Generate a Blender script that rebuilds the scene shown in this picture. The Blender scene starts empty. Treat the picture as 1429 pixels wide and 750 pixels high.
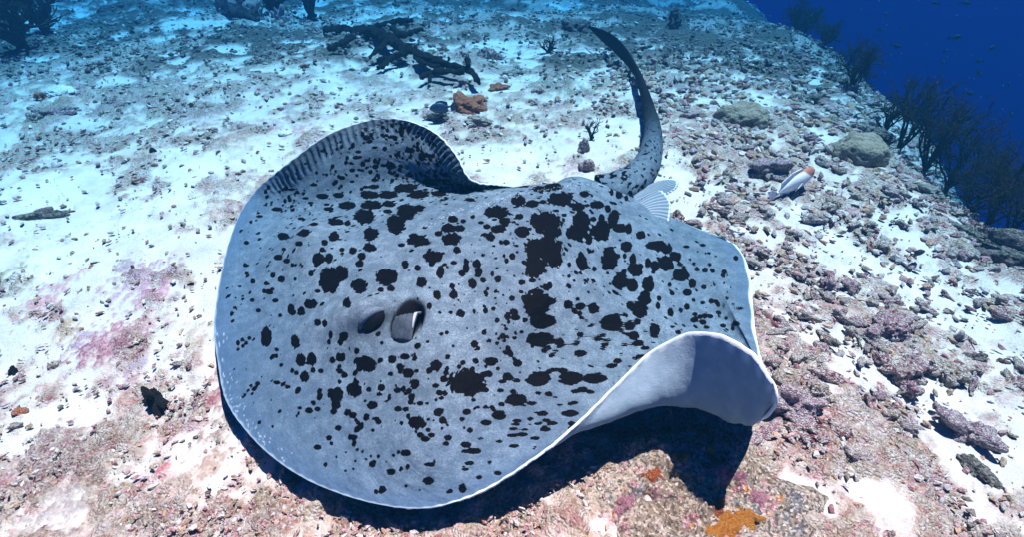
import bpy, bmesh, math, random
import numpy as np
from mathutils import Vector, Matrix

sc = bpy.context.scene
col = sc.collection
random.seed(7)
rng = np.random.default_rng(11)

# ------------------------------------------------------------------ camera, world, sun, exposure
CAM_H, PITCH, FPX, PW, PH = 1.05, math.radians(37.0), 794.0, 1429.0, 750.0
cam_d = bpy.data.cameras.new('camera')
cam_d.sensor_width = 36.0
cam_d.lens = 36.0 * FPX / PW
cam_d.clip_start = 0.02
cam_d.clip_end = 300.0
cam = bpy.data.objects.new('camera', cam_d)
col.objects.link(cam)
cam.location = (0, 0, CAM_H)
cam.rotation_euler = (math.pi / 2 - PITCH, 0, 0)
sc.camera = cam

SUN_EL, SUN_AZ = math.radians(75), math.radians(48)     # azimuth from +y towards +x
to_sun = Vector((math.cos(SUN_EL) * math.sin(SUN_AZ), math.cos(SUN_EL) * math.cos(SUN_AZ), math.sin(SUN_EL)))
world = bpy.data.worlds.new('World')
sc.world = world
world.use_nodes = True
wn, wl = world.node_tree.nodes, world.node_tree.links
wn.clear()
sky = wn.new('ShaderNodeTexSky')
sky.sky_type = 'NISHITA'
sky.sun_disc = False
sky.sun_elevation = SUN_EL
sky.sun_rotation = SUN_AZ
tint = wn.new('ShaderNodeMix')
tint.data_type = 'RGBA'
tint.blend_type = 'MULTIPLY'
tint.inputs[0].default_value = 1.0
tint.inputs[7].default_value = (0.015, 0.08, 0.24, 1)       # skylight that has come down through sea water
bg = wn.new('ShaderNodeBackground')
bg.inputs['Strength'].default_value = 0.05
wo = wn.new('ShaderNodeOutputWorld')
wl.new(sky.outputs[0], tint.inputs[6])
wl.new(tint.outputs[2], bg.inputs['Color'])
wl.new(bg.outputs[0], wo.inputs['Surface'])

sun_d = bpy.data.lights.new('sun', 'SUN')
sun_d.energy = 5.0
sun_d.angle = math.radians(0.6)
sun_d.color = (1.0, 0.34, 0.25)
sun = bpy.data.objects.new('sun', sun_d)
col.objects.link(sun)
sun.rotation_euler = to_sun.to_track_quat('Z', 'Y').to_euler()
sun.location = (0, 0, 20)

sc.render.engine = 'CYCLES'
sc.cycles.use_denoising = True
sc.cycles.max_bounces = 6
sc.cycles.diffuse_bounces = 1
sc.cycles.volume_bounces = 1
sc.cycles.caustics_reflective = False
sc.cycles.caustics_refractive = False
sc.view_settings.view_transform = 'Standard'
sc.view_settings.look = 'None'
sc.view_settings.gamma = 1.0
sc.view_settings.use_curve_mapping = False
sc.view_settings.exposure = 3.1

# ------------------------------------------------------------------ helpers
def hash3(ix, iy, iz, seed):
    h = (ix.astype(np.int64) * 374761393 + iy.astype(np.int64) * 668265263 + iz.astype(np.int64) * 2147483647 + seed * 974711) & 0xFFFFFFFF
    h = ((h ^ (h >> 13)) * 1274126177) & 0xFFFFFFFF
    h = ((h ^ (h >> 16)) * 2246822519) & 0xFFFFFFFF
    return ((h ^ (h >> 15)) & 0xFFFFFF) / float(0xFFFFFF)

def vnoise(p, seed=0):
    """value noise in [-1,1] for an (n,3) or (n,2) array"""
    p = np.asarray(p, float)
    if p.shape[1] == 2:
        i = np.floor(p).astype(np.int64)
        f = p - i
        f = f * f * f * (f * (f * 6 - 15) + 10)
        z = np.zeros(len(p), np.int64)
        r = 0
        for a in (0, 1):
            for b in (0, 1):
                w = (f[:, 0] if a else 1 - f[:, 0]) * (f[:, 1] if b else 1 - f[:, 1])
                r = r + w * hash3(i[:, 0] + a, i[:, 1] + b, z, seed)
        return r * 2 - 1
    i = np.floor(p).astype(np.int64)
    f = p - i
    f = f * f * (3 - 2 * f)
    r = 0
    for a in (0, 1):
        for b in (0, 1):
            for c in (0, 1):
                w = (f[:, 0] if a else 1 - f[:, 0]) * (f[:, 1] if b else 1 - f[:, 1]) * (f[:, 2] if c else 1 - f[:, 2])
                r = r + w * hash3(i[:, 0] + a, i[:, 1] + b, i[:, 2] + c, seed)
    return r * 2 - 1

ROT = np.array([[0.8, 0.6], [-0.6, 0.8]])
def fbm(p, octaves=4, seed=0, gain=0.5, lac=2.03):
    p = np.asarray(p, float)
    r = 0
    a = 1.0
    for k in range(octaves):
        r = r + a * vnoise(p, seed + k * 17)
        p = p * lac
        if p.shape[1] == 2:
            p = p @ ROT + 3.7
        a *= gain
    return r

def sstep(a, b, x):
    t = np.clip((x - a) / (b - a), 0, 1)
    return t * t * (3 - 2 * t)

def mesh_np(name, V, F, mats=(), smooth=True):
    V = np.asarray(V, np.float32)
    F = np.asarray(F, np.int32)
    me = bpy.data.meshes.new(name)
    n, k = F.shape
    me.vertices.add(len(V))
    me.vertices.foreach_set('co', V.ravel())
    me.loops.add(n * k)
    me.loops.foreach_set('vertex_index', F.ravel())
    me.polygons.add(n)
    me.polygons.foreach_set('loop_start', np.arange(0, n * k, k, dtype=np.int32))
    me.polygons.foreach_set('use_smooth', np.full(n, smooth, bool))
    me.update(calc_edges=True)
    for m in mats:
        me.materials.append(m)
    return me

def fattr(me, name, vals):
    a = me.attributes.new(name, 'FLOAT', 'POINT')
    a.data.foreach_set('value', np.asarray(vals, np.float32))

def cattr(me, name, rgb):
    a = me.attributes.new(name, 'FLOAT_COLOR', 'POINT')
    c = np.ones((len(rgb), 4), np.float32)
    c[:, :3] = rgb
    a.data.foreach_set('color', c.ravel())

def link(name, me, parent=None, loc=None):
    o = bpy.data.objects.new(name, me)
    col.objects.link(o)
    if parent is not None:
        o.parent = parent
    if loc is not None:
        o.location = loc
    return o

def tag(o, label=None, cat=None, group=None, kind=None):
    for k, v in (('label', label), ('category', cat), ('group', group), ('kind', kind)):
        if v:
            o[k] = v
    return o

def empty(name, loc=(0, 0, 0)):
    o = bpy.data.objects.new(name, None)
    o.empty_display_size = 0.05
    col.objects.link(o)
    o.location = loc
    return o

# pixel <-> place
FWD = np.array([0, math.cos(PITCH), -math.sin(PITCH)])
UPV = np.array([0, math.sin(PITCH), math.cos(PITCH)])
CAM = np.array([0, 0, CAM_H])
def pdir(px, py):
    return np.array([1.0, 0, 0]) * ((px - PW / 2) / FPX) + UPV * ((PH / 2 - py) / FPX) + FWD
def at_z(px, py, z):
    d = pdir(px, py)
    return CAM + d * ((z - CAM_H) / d[2])
def project(P):
    q = np.asarray(P) - CAM
    d = q @ FWD
    return PW / 2 + FPX * q[:, 0] / d, PH / 2 - FPX * (q @ UPV) / d, d

# ------------------------------------------------------------------ materials
class NT:
    def __init__(s, name):
        s.m = bpy.data.materials.new(name)
        s.m.use_nodes = True
        s.n, s.l = s.m.node_tree.nodes, s.m.node_tree.links
        s.n.clear()
        s.out = s.n.new('ShaderNodeOutputMaterial')
        s.b = s.n.new('ShaderNodeBsdfPrincipled')
        s.l.new(s.b.outputs[0], s.out.inputs[0])
    def new(s, t, **kw):
        n = s.n.new('ShaderNode' + t)
        for k, v in kw.items():
            setattr(n, k, v)
        return n
    def link(s, a, b):
        s.l.new(a, b)
    def put(s, sock, v):
        if hasattr(v, 'is_output') or hasattr(v, 'links'):
            s.l.new(v, sock)
        else:
            sock.default_value = v if not isinstance(v, tuple) or len(v) == len(sock.default_value) else (*v, 1)
    def mix(s, fac, a, b, blend='MIX'):
        n = s.new('Mix', data_type='RGBA', blend_type=blend)
        s.put(n.inputs[0], fac)
        s.put(n.inputs[6], a)
        s.put(n.inputs[7], b)
        return n.outputs[2]
    def math(s, op, a, b=0.0, c=None):
        n = s.new('Math', operation=op)
        s.put(n.inputs[0], a)
        s.put(n.inputs[1], b)
        if c is not None:
            s.put(n.inputs[2], c)
        return n.outputs[0]
    def ramp(s, fac, stops, interp='LINEAR'):
        n = s.new('ValToRGB')
        n.color_ramp.interpolation = interp
        e = n.color_ramp.elements
        while len(e) < len(stops):
            e.new(0.5)
        for i, (p, c) in enumerate(stops):
            e[i].position = p
            e[i].color = (*c, 1) if len(c) == 3 else c
        s.put(n.inputs[0], fac)
        return n.outputs[0]
    def remap(s, v, a, b, lo=0.0, hi=1.0):
        n = s.new('MapRange', interpolation_type='SMOOTHSTEP')
        s.put(n.inputs[0], v)
        for i, x in enumerate((a, b, lo, hi)):
            n.inputs[i + 1].default_value = x
        return n.outputs[0]
    def coord(s, which='Object'):
        return s.new('TexCoord').outputs[which]
    def noise(s, vec, scale, detail=4.0, rough=0.55, which='Fac'):
        n = s.new('TexNoise')
        s.put(n.inputs['Vector'], vec)
        n.inputs['Scale'].default_value = scale
        n.inputs['Detail'].default_value = detail
        n.inputs['Roughness'].default_value = rough
        return n.outputs[which]
    def voronoi(s, vec, scale, feature='F1', out='Distance', rand=1.0):
        n = s.new('TexVoronoi', feature=feature)
        s.put(n.inputs['Vector'], vec)
        n.inputs['Scale'].default_value = scale
        n.inputs['Randomness'].default_value = rand
        return n.outputs[out]
    def attr(s, name, out='Fac', typ='GEOMETRY'):
        n = s.new('Attribute', attribute_type=typ)
        n.attribute_name = name
        return n.outputs[out]
    def bump(s, h, strength=0.5, dist=0.01, normal=None):
        n = s.new('Bump')
        n.inputs['Strength'].default_value = strength
        n.inputs['Distance'].default_value = dist
        s.put(n.inputs['Height'], h)
        if normal is not None:
            s.link(normal, n.inputs['Normal'])
        return n.outputs[0]
    def done(s, color, rough=0.8, normal=None, spec=0.3):
        s.put(s.b.inputs['Base Color'], color)
        s.put(s.b.inputs['Roughness'], rough)
        s.b.inputs['Specular IOR Level'].default_value = spec
        if normal is not None:
            s.link(normal, s.b.inputs['Normal'])
        return s.m

def rockmat(name, base, crust, dust, scale=18.0, amount=0.5, bump=1.0, dark=(0.03, 0.026, 0.028), objrand=True):
    """encrusted reef rock: a base colour, crusts of algae or sponge in patches, pale sediment, small dark pits"""
    t = NT(name)
    v = t.coord('Object')
    if objrand:
        off = t.new('VectorMath', operation='ADD')
        t.link(v, off.inputs[0])
        r = t.new('ObjectInfo').outputs['Random']
        t.link(t.math('MULTIPLY', r, 37.0), off.inputs[1])
        v = off.outputs[0]
    n1 = t.noise(v, scale * 1.7, 5, 0.65)
    scale = scale * 2.1
    n2 = t.noise(v, scale * 2.7, 4, 0.65)
    n3 = t.noise(v, scale * 7.0, 4, 0.7)
    vor = t.voronoi(v, scale * 5.0)
    c = t.mix(t.remap(n1, 0.62 - 0.3 * amount, 0.72 - 0.3 * amount), base, crust)
    c = t.mix(t.remap(n2, 0.46, 0.55), c, dust)
    c = t.mix(t.remap(n3, 0.60, 0.72), c, dark)
    c = t.mix(0.55, c, t.ramp(n3, [(0.25, (0.35, 0.35, 0.35)), (0.6, (1, 1, 1))]), 'MULTIPLY')
    nrm = t.bump(t.math('ADD', n3, t.math('MULTIPLY', vor, 0.8)), 0.9 * bump, 0.014)
    return t.done(c, 0.85, nrm, 0.2)
# ------------------------------------------------------------------ seabed
def edge_x(y):
    y = np.asarray(y, float)
    return 1.95 + 0.12 * np.clip(y - 1.5, 0, 8) + 0.10 * np.sin(y * 1.9 + 0.6) + 0.05 * np.sin(y * 4.7)
def softplus(t):
    return np.logaddexp(0, t)
def ground_base(x, y):
    x, y = np.asarray(x, float), np.asarray(y, float)
    p = np.stack([x, y], 1)
    h = 0.045 * vnoise(p * 0.9, 3) + 0.022 * vnoise(p * 2.6 + 5, 4)
    k = np.exp(-(((x + 0.05) / 0.95) ** 2 + ((y - 1.25) / 0.75) ** 2) ** 2)     # the flat where the ray lies
    h = h * (1 - k)
    h = h - 0.11 * softplus((y - 4.6) / 0.8) * 0.8 - 0.02 * np.clip(x - 0.8, 0, 9)
    far = sstep(3.2, 6.0, y)
    h = h + far * (0.06 * vnoise(p * 1.3 + 9, 8) + 0.035 * vnoise(p * 3.1, 12))
    d = x - edge_x(y)
    drop = 0.22 * softplus(d / 0.22) * 1.2
    h = h - drop
    h = np.where(h < -7, -7 - 5 * (1 - np.exp((h + 7) / 5.0)), h)
    return h
def rubble_mask(x, y):
    """0 = clean white sand, 1 = turf and rubble"""
    p = np.stack([np.asarray(x, float), np.asarray(y, float)], 1)
    m = 0.42 * fbm(p * np.array([1.4, 2.0]) + 2.3, 3, 21, 0.5) + 0.62 * fbm(p * 8.0 + 1.1, 4, 27, 0.65)
    bias = 0.05 + 0.45 * sstep(0.55, 1.0, x) * sstep(3.6, 2.6, y) - 0.25 * np.exp(-(((x + 1.15) / 0.35) ** 2 + ((y - 1.7) / 0.45) ** 2))
    bias = bias - 0.45 * np.exp(-(((x + 0.02) / 0.32) ** 2 + ((y - 2.12) / 0.2) ** 2)) + 0.42 * sstep(2.8, 3.6, y) + 0.22 * sstep(1.0, 0.55, y) * sstep(-.55, -.1, x) - .12 * sstep(-.3, -.7, x)
    bias = bias - 0.35 * np.exp(-(((x - 1.35) / 0.25) ** 2 + ((y - 1.35) / 0.35) ** 2))
    for sx, sy, sr in SANDP:
        bias = bias - 0.75 * np.exp(-(((x - sx) / sr) ** 2 + ((y - sy) / sr / 1.2) ** 2))
    bias = bias + 0.5 * sstep(3.3, 4.4, y) * sstep(.1, 1.2, x)
    return sstep(-0.22, 0.50, m + bias)
SANDP = []
for (px, py, r) in [(1300, 395, 60), (1300, 545, 52), (1180, 340, 42), (1395, 600, 60), (1270, 320, 34), (1230, 700, 50), (1210, 500, 30), (1110, 298, 26), (930, 285, 26), (880, 195, 40), (690, 225, 50), (1390, 450, 40), (1080, 380, 18), (1130, 690, 30), (70, 270, 60), (130, 330, 60)]:
    q = at_z(px, py, 0.0)
    SANDP.append((q[0], q[1], r * float((q - CAM) @ FWD) / FPX))

def ground_at(px, py):
    d = pdir(px, py)
    t = np.concatenate([np.linspace(0.4, 8, 3000), np.linspace(8, 40, 2000)])
    P = CAM + t[:, None] * d
    h = ground_base(P[:, 0], P[:, 1])
    k = np.argmax(P[:, 2] < h)
    return P[k]
def gz(x, y):
    return float(ground_base(np.array([x]), np.array([y]))[0])

NX, NY = 920, 680
tt = np.linspace(0, 1, NY)
yy = 0.78 * (np.exp(3.2 * tt) - 1) - 0.25
ss = np.linspace(-1, 1, NX)
Y = np.repeat(yy[:, None], NX, 1)
X = ss[None, :] * (1.30 + 1.10 * (Y + 0.25))
X, Y = X.ravel(), Y.ravel()
Pg = np.stack([X, Y], 1)
RUB = rubble_mask(X, Y)
H = ground_base(X, Y)
step = np.repeat((0.78 * 3.2 / NY * np.exp(3.2 * tt))[:, None], NX, 1).ravel()
def lod(f):      # fade relief finer than the grid can carry
    return np.clip(0.5 / (f * step) - 0.6, 0, 1)
n20 = vnoise(Pg * 9, 31)
n45 = vnoise(Pg * 26 + 7, 32)
n90 = vnoise(Pg * 60 + 3, 33)
n180 = vnoise(Pg * 125, 34)
rel = 0.012 * n20 + lod(26) * 0.020 * (np.abs(n45) - .3) + lod(60) * 0.018 * (np.abs(n90) - .3) + np.clip(lod(125) * 1.5, 0, 1) * 0.012 * (np.abs(n180) - .3) + sstep(2.8, 4.4, Y) * (0.024 * np.abs(vnoise(Pg * 9 + 1, 36)) + .016 * np.abs(vnoise(Pg * 21 + 1, 37)))
relsand = 0.008 * n20 + lod(26) * 0.0035 * n45 + lod(60) * 0.0022 * n90 + lod(125) * .0012 * n180
RR_ = .22 + .78 * RUB
H = H + RR_ * rel + (1 - RR_) * relsand + 0.006 * RUB
# colours that belong to the bottom: clean coral sand, turf, crusts
sand = np.array([0.62, 0.595, 0.55])
pal = np.array([[0.60, 0.53, 0.45], [0.36, 0.25, 0.16], [0.42, 0.37, 0.22], [0.56, 0.26, 0.24], [0.34, 0.09, 0.10], [0.46, 0.25, 0.33], [0.72, 0.66, 0.58], [0.34, 0.36, 0.34]])
C = np.tile(sand, (len(X), 1)) * (1 + 0.10 * fbm(Pg * 14, 3, 41))[:, None]
def blend(C, m, c):
    return C * (1 - m[:, None]) + np.asarray(c) * m[:, None]
C = blend(C, RUB * 0.35, pal[0])
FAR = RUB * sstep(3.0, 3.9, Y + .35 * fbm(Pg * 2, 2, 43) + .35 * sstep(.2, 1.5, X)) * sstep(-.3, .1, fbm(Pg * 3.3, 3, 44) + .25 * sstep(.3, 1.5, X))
for k, (f, sd, ci, th, a) in enumerate([(27, 51, 1, 0.26, .85), (21, 52, 2, 0.30, .7), (26, 53, 3, 0.28, .85), (30, 54, 4, 0.36, .95), (17, 55, 5, 0.38, .8),
                                        (30, 56, 1, 0.28, .9), (42, 57, 3, 0.36, .9), (36, 58, 6, 0.26, .85), (48, 59, 4, 0.42, .9), (60, 60, 2, 0.40, .8), (33, 62, 0, 0.30, .7), (75, 63, 1, 0.38, .9)]):
    m = fbm(Pg * f + k * 3.3, 3, sd, 0.6)
    C = blend(C, sstep(th, th + 0.22, m) * a * np.clip(RUB * 1.25 + .08, 0, 1) * np.clip(lod(f) + 0.35, 0, 1), pal[ci])
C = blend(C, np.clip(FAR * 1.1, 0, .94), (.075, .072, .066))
def patch(C, px, py, r, c, f=55, a=0.9, seed=70, asp=0.6, lump=0.0):
    """a crust or mat growing on the bottom, its own ragged shape"""
    g = ground_at(px, py)
    rm = r * np.linalg.norm(g - CAM) / FPX
    d = np.sqrt(((X - g[0]) / rm) ** 2 + ((Y - g[1]) / (rm / max(asp, 0.1) * 0.8)) ** 2)
    w = np.nonzero(d < 2.1)[0]
    m = sstep(1.05, 0.55, d[w] + 0.75 * fbm(Pg[w] * f, 4, seed, 0.7) + .2)
    H[w] += lump * m * (0.4 + 0.6 * np.abs(n90[w]))
    C[w] = blend(C[w], m * a, c)
    return C
for (px, py, r, c, a, lump) in [
    (200, 395, 34, (.38, .20, .30), .85, .010), (178, 372, 14, (.22, .13, .20), .7, .006), (215, 410, 16, (.45, .16, .24), .8, .006),
    (125, 490, 24, (.26, .08, .14), .95, .012), (112, 480, 15, (.33, .20, .30), .8, .008), (150, 490, 22, (.30, .07, .13), .9, .010), (180, 466, 26, (.36, .10, .15), .75, .008),
    (190, 510, 14, (.30, .20, .28), .7, .006), (95, 462, 18, (.42, .25, .10), .7, .006), (55, 428, 18, (.45, .14, .18), .8, .008), (85, 395, 20, (.45, .15, .19), .7, .006),
    (15, 395, 24, (.12, .13, .05), .8, .010), (270, 480, 22, (.28, .20, .10), .6, .008), (300, 550, 22, (.26, .05, .07), .9, .012), (320, 590, 26, (.18, .09, .06), .8, .012),
    (290, 650, 20, (.30, .16, .10), .7, .008), (225, 663, 9, (.55, .10, .16), .95, .010), (170, 560, 16, (.48, .22, .14), .5, .006), (70, 640, 30, (.24, .10, .12), .7, .010), (100, 700, 34, (.16, .10, .10), .6, .010),
    (165, 640, 30, (.22, .16, .10), .5, .008), (215, 720, 24, (.15, .12, .10), .6, .010), (375, 705, 30, (.16, .12, .06), .7, .010), (460, 725, 40, (.30, .24, .14), .5, .008),
    (60, 155, 26, (.30, .24, .14), .7, .012), (100, 140, 20, (.40, .20, .16), .6, .010), (160, 150, 22, (.30, .18, .20), .6, .010), (50, 55, 30, (.25, .20, .16), .6, .010),
    (285, 160, 26, (.32, .18, .20), .6, .008), (380, 175, 30, (.36, .16, .18), .6, .008), (320, 200, 24, (.35, .22, .14), .5, .008), (420, 180, 16, (.40, .12, .13), .7, .008),
    (560, 130, 26, (.32, .24, .22), .6, .008), (770, 115, 36, (.18, .26, .20), .8, .020), (800, 130, 26, (.12, .22, .16), .8, .018), (860, 150, 22, (.22, .24, .18), .6, .01),
    (720, 190, 40, (.34, .22, .14), .5, .008), (660, 165, 20, (.34, .14, .08), .6, .008), (800, 235, 20, (.34, .14, .16), .7, .010)]:
    C = patch(C, px, py, r, c, a=a, seed=int(px * 7 + py) % 997, lump=lump)
# pale clean sand pockets
for (px, py, r) in [(700, 225, 46), (880, 190, 40), (240, 265, 60), (120, 330, 60), (60, 265, 40), (75, 130, 16), (520, 100, 24), (1180, 345, 36), (1275, 250, 26), (1270, 320, 26), (1300, 400, 40), (1110, 300, 24), (955, 255, 22), (1215, 160, 20), (930, 300, 18), (1300, 540, 40), (1200, 500, 26)]:
    C = patch(C, px, py, r, (.74, .72, .68), f=12, a=.85, seed=int(px + py), asp=.5)
C = np.clip(C, 0.01, 0.9)

t = NT('coral_sand')
v = t.coord('Object')
cc = t.attr('tone', 'Color')
rub = t.attr('rub')
grain = t.attr('grain')
vn = t.new('TexVoronoi', feature='F1')
t.link(v, vn.inputs['Vector'])
vn.inputs['Scale'].default_value = 95.0
chip = t.ramp(t.math('FRACT', t.math('MULTIPLY', vn.outputs['Color'], 7.3)), [(0, (.72, .69, .65)), (.35, (.5, .45, .4)), (.55, (.33, .25, .18)), (.7, (.40, .2, .2)), (.82, (.74, .72, .68)), (.92, (.16, .10, .10)), (1, (.5, .32, .22))], 'CONSTANT')
nb = t.noise(v, 34, 5, 0.65)
nf = t.noise(v, 190, 5, 0.75)
nff = t.noise(v, 700, 2, 0.7)
c = t.mix(t.math('MULTIPLY', t.remap(nb, 0.46, 0.62), t.math('MULTIPLY', grain, t.math('MULTIPLY_ADD', rub, 0.38, .04))), cc, chip)
g1 = t.new('TexVoronoi', feature='F1')
t.link(v, g1.inputs['Vector'])
g1.inputs['Scale'].default_value = 170.0
g1r = t.new('SeparateColor'); t.link(g1.outputs['Color'], g1r.inputs[0])
g2 = t.new('TexVoronoi', feature='F1')
t.link(v, g2.inputs['Vector'])
g2.inputs['Scale'].default_value = 330.0
g2r = t.new('SeparateColor'); t.link(g2.outputs['Color'], g2r.inputs[0])
# single grains: pale coral bits lie between the stained ones, dark gaps in the turf
c = t.mix(t.math('MULTIPLY', t.remap(g1r.outputs[0], .50, .54), t.math('MULTIPLY', grain, .28)), c, t.mix(g1r.outputs[2], (.56, .52, .46), (.74, .72, .68)))
c = t.mix(t.math('MULTIPLY', t.remap(g1r.outputs[1], .80, .83), t.math('MULTIPLY_ADD', rub, .42, .03)), c, (.20, .12, .08))
c = t.mix(t.math('MULTIPLY', t.remap(g2r.outputs[1], .70, .74), t.math('MULTIPLY_ADD', rub, .25, .08)), c, (.34, .24, .17))
c = t.mix(t.math('MULTIPLY', t.remap(g2r.outputs[0], .78, .80), t.math('MULTIPLY', grain, t.math('MULTIPLY_ADD', rub, .25, .10))), c, (.76, .73, .69))
c = t.mix(t.math('MULTIPLY', t.remap(nf, 0.55, 0.70), t.math('MULTIPLY_ADD', rub, 0.42, 0.06)), c, (0.15, 0.10, 0.07))
c = t.mix(t.math('MULTIPLY', t.remap(nff, 0.55, 0.75), 0.35), c, (0.30, 0.26, 0.21))
hb = t.math('ADD', t.math('MULTIPLY', nf, t.math('MULTIPLY_ADD', rub, 1.0, 0.18)), t.math('MULTIPLY', vn.outputs['Distance'], t.math('MULTIPLY', rub, -0.6)))
hb = t.math('SUBTRACT', hb, t.math('MULTIPLY', g1.outputs['Distance'], t.math('MULTIPLY_ADD', rub, .9, .15)))
nrm = t.bump(t.math('ADD', hb, t.math('MULTIPLY', nff, 0.25)), 0.9, 0.012)
m_sand = t.done(c, 0.92, nrm, 0.15)

ii = (np.arange(NY - 1)[:, None] * NX + np.arange(NX - 1)[None, :]).ravel()
F = np.stack([ii, ii + 1, ii + NX + 1, ii + NX], 1)
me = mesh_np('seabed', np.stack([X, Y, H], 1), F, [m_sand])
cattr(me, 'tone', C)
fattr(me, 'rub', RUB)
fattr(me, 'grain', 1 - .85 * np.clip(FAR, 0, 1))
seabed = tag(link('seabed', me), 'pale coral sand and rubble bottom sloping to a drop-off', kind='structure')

# ------------------------------------------------------------------ sea water (absorbs red first, scatters blue)
def box(name, lo, hi, mat):
    V = [(x, y, z) for x in (lo[0], hi[0]) for y in (lo[1], hi[1]) for z in (lo[2], hi[2])]
    F = [(0, 1, 3, 2), (4, 6, 7, 5), (0, 4, 5, 1), (2, 3, 7, 6), (0, 2, 6, 4), (1, 5, 7, 3)]
    return link(name, mesh_np(name, V, F, [mat], smooth=False))
mw = bpy.data.materials.new('sea_water')
mw.use_nodes = True
mw.node_tree.nodes.clear()
vo = mw.node_tree.nodes.new('ShaderNodeOutputMaterial')
pv = mw.node_tree.nodes.new('ShaderNodeVolumePrincipled')
pv.inputs['Color'].default_value = (0.0012, 0.013, 0.027, 1)
pv.inputs['Density'].default_value = 0.68
pv.inputs['Absorption Color'].default_value = (0.006, 0.495, 0.85, 1)
pv.inputs['Anisotropy'].default_value = 0.2
mw.node_tree.links.new(pv.outputs[0], vo.inputs['Volume'])
haze = tag(box('haze', (-45, -6, -14), (45, 40, 1.13), mw), 'clear blue sea water filling the scene', kind='stuff')
# ------------------------------------------------------------------ stingray
# control points: canonical disc place (r, theta; snout at 180, far wing 90, tail 0) -> photo pixel and height over the sand
RIM = [(180,307,530,.06),(190,316,562,.06),(200,340,598,.06),(210,375,635,.065),(220,420,666,.07),(230,475,690,.075),(240,535,706,.08),(250,597,710,.085),
 (260,660,692,.105),(268,712,664,.125),(276,765,625,.16),(284,815,580,.185),(291,860,535,.21),(298,905,492,.24),(305,960,464,.285),(311,1010,468,.335),
 (317,1055,495,.35),(323,1083,538,.325),(328,1085,570,.28),(332,1062,588,.205),(336,1078,550,.12),(341,1060,492,.068),(345,1051,430,.055),(349,1045,375,.05),
 (352,1028,343,.045),(355,995,332,.05),(358,945,325,.07),(4,870,272,.11),(14,820,272,.09),(26,770,268,.09),(38,722,262,.14),(48,688,258,.21),
 (58,656,252,.27),(66,642,225,.31),(74,620,197,.345),(84,587,175,.37),(94,540,165,.37),(104,490,174,.345),(114,445,195,.30),(124,402,228,.23),
 (134,368,255,.15),(144,340,288,.10),(154,320,335,.075),(163,306,395,.065),(172,299,465,.06)]
INN = [  # (u, v, px, py, z)
 (-.8,0,385,468,.115),(-.55,0,455,403,.185),(-.3,0,540,345,.235),(0,0,637,296,.255),(.3,0,735,268,.255),(.6,0,808,257,.208),(.8,0,848,259,.178),
 (-.75,-.35,398,558,.105),(-.5,-.5,490,585,.13),(-.25,-.35,588,470,.225),(0,-.4,672,455,.235),(.3,-.3,772,388,.24),(0,-.75,655,612,.145),(-.3,-.75,556,650,.115),
 (.3,-.6,785,505,.165),(.55,-.35,872,405,.145),(.75,-.25,945,372,.088),(.86,-.3,1005,405,.066)]
def pol(r, th):
    a = math.radians(th)
    return r * math.cos(a), r * math.sin(a)
for r, th, px, py, z in [(.88,276,772,617,.13),(.87,284,808,600,.15),(.86,291,852,583,.155),(.86,298,905,567,.15),(.86,305,953,567,.14),(.87,311,988,574,.14),(.89,317,1020,589,.15),(.92,323,1045,592,.18),
                         (.70,284,800,556,.145),(.70,295,860,516,.125),(.71,305,925,486,.10),(.74,315,975,488,.085),(.82,325,1014,478,.066),(.92,335,1048,496,.066),(.875,330,1034,496,.062),(.72,325,965,450,.075),
                         (.9,94,540,177,.348),(.9,84,582,186,.345),(.9,74,611,208,.318),(.9,66,630,236,.28),(.9,104,494,190,.318),(.9,114,452,213,.265),(.9,124,410,246,.195),
                         (.75,94,546,205,.30),(.75,78,590,225,.28),(.75,108,488,228,.25),(.75,122,432,268,.16),(.5,94,556,252,.212),(.5,115,500,283,.165),(.5,70,625,266,.20),
                         (.75,140,385,300,.10),(.75,158,358,380,.09),(.5,150,440,345,.16),(.75,35,735,265,.12),(.55,25,765,262,.16)]:
    u, v = pol(r, th)
    INN.append((u, v, px, py, z))
cu, cp = [], []
for th, px, py, z in RIM:
    cu.append(pol(1, th)); cp.append(at_z(px, py, z))
for u, v, px, py, z in INN:
    cu.append((u, v)); cp.append(at_z(px, py, z))
cu, cp = np.array(cu), np.array(cp)
def tps(d2):
    return np.where(d2 > 1e-12, 0.5 * d2 * np.log(np.maximum(d2, 1e-12)), 0)
n = len(cu)
K = tps(((cu[:, None] - cu[None]) ** 2).sum(2)) + np.eye(n) * 2e-4
Pm = np.hstack([np.ones((n, 1)), cu])
A = np.block([[K, Pm], [Pm.T, np.zeros((3, 3))]])
Wt = np.linalg.solve(A, np.vstack([cp, np.zeros((3, 3))]))
def disc(uv):
    out = np.zeros((len(uv), 3))
    for k in range(n):
        out += tps(((uv - cu[k]) ** 2).sum(1))[:, None] * Wt[k]
    return out + np.hstack([np.ones((len(uv), 1)), uv]) @ Wt[n:]

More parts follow.
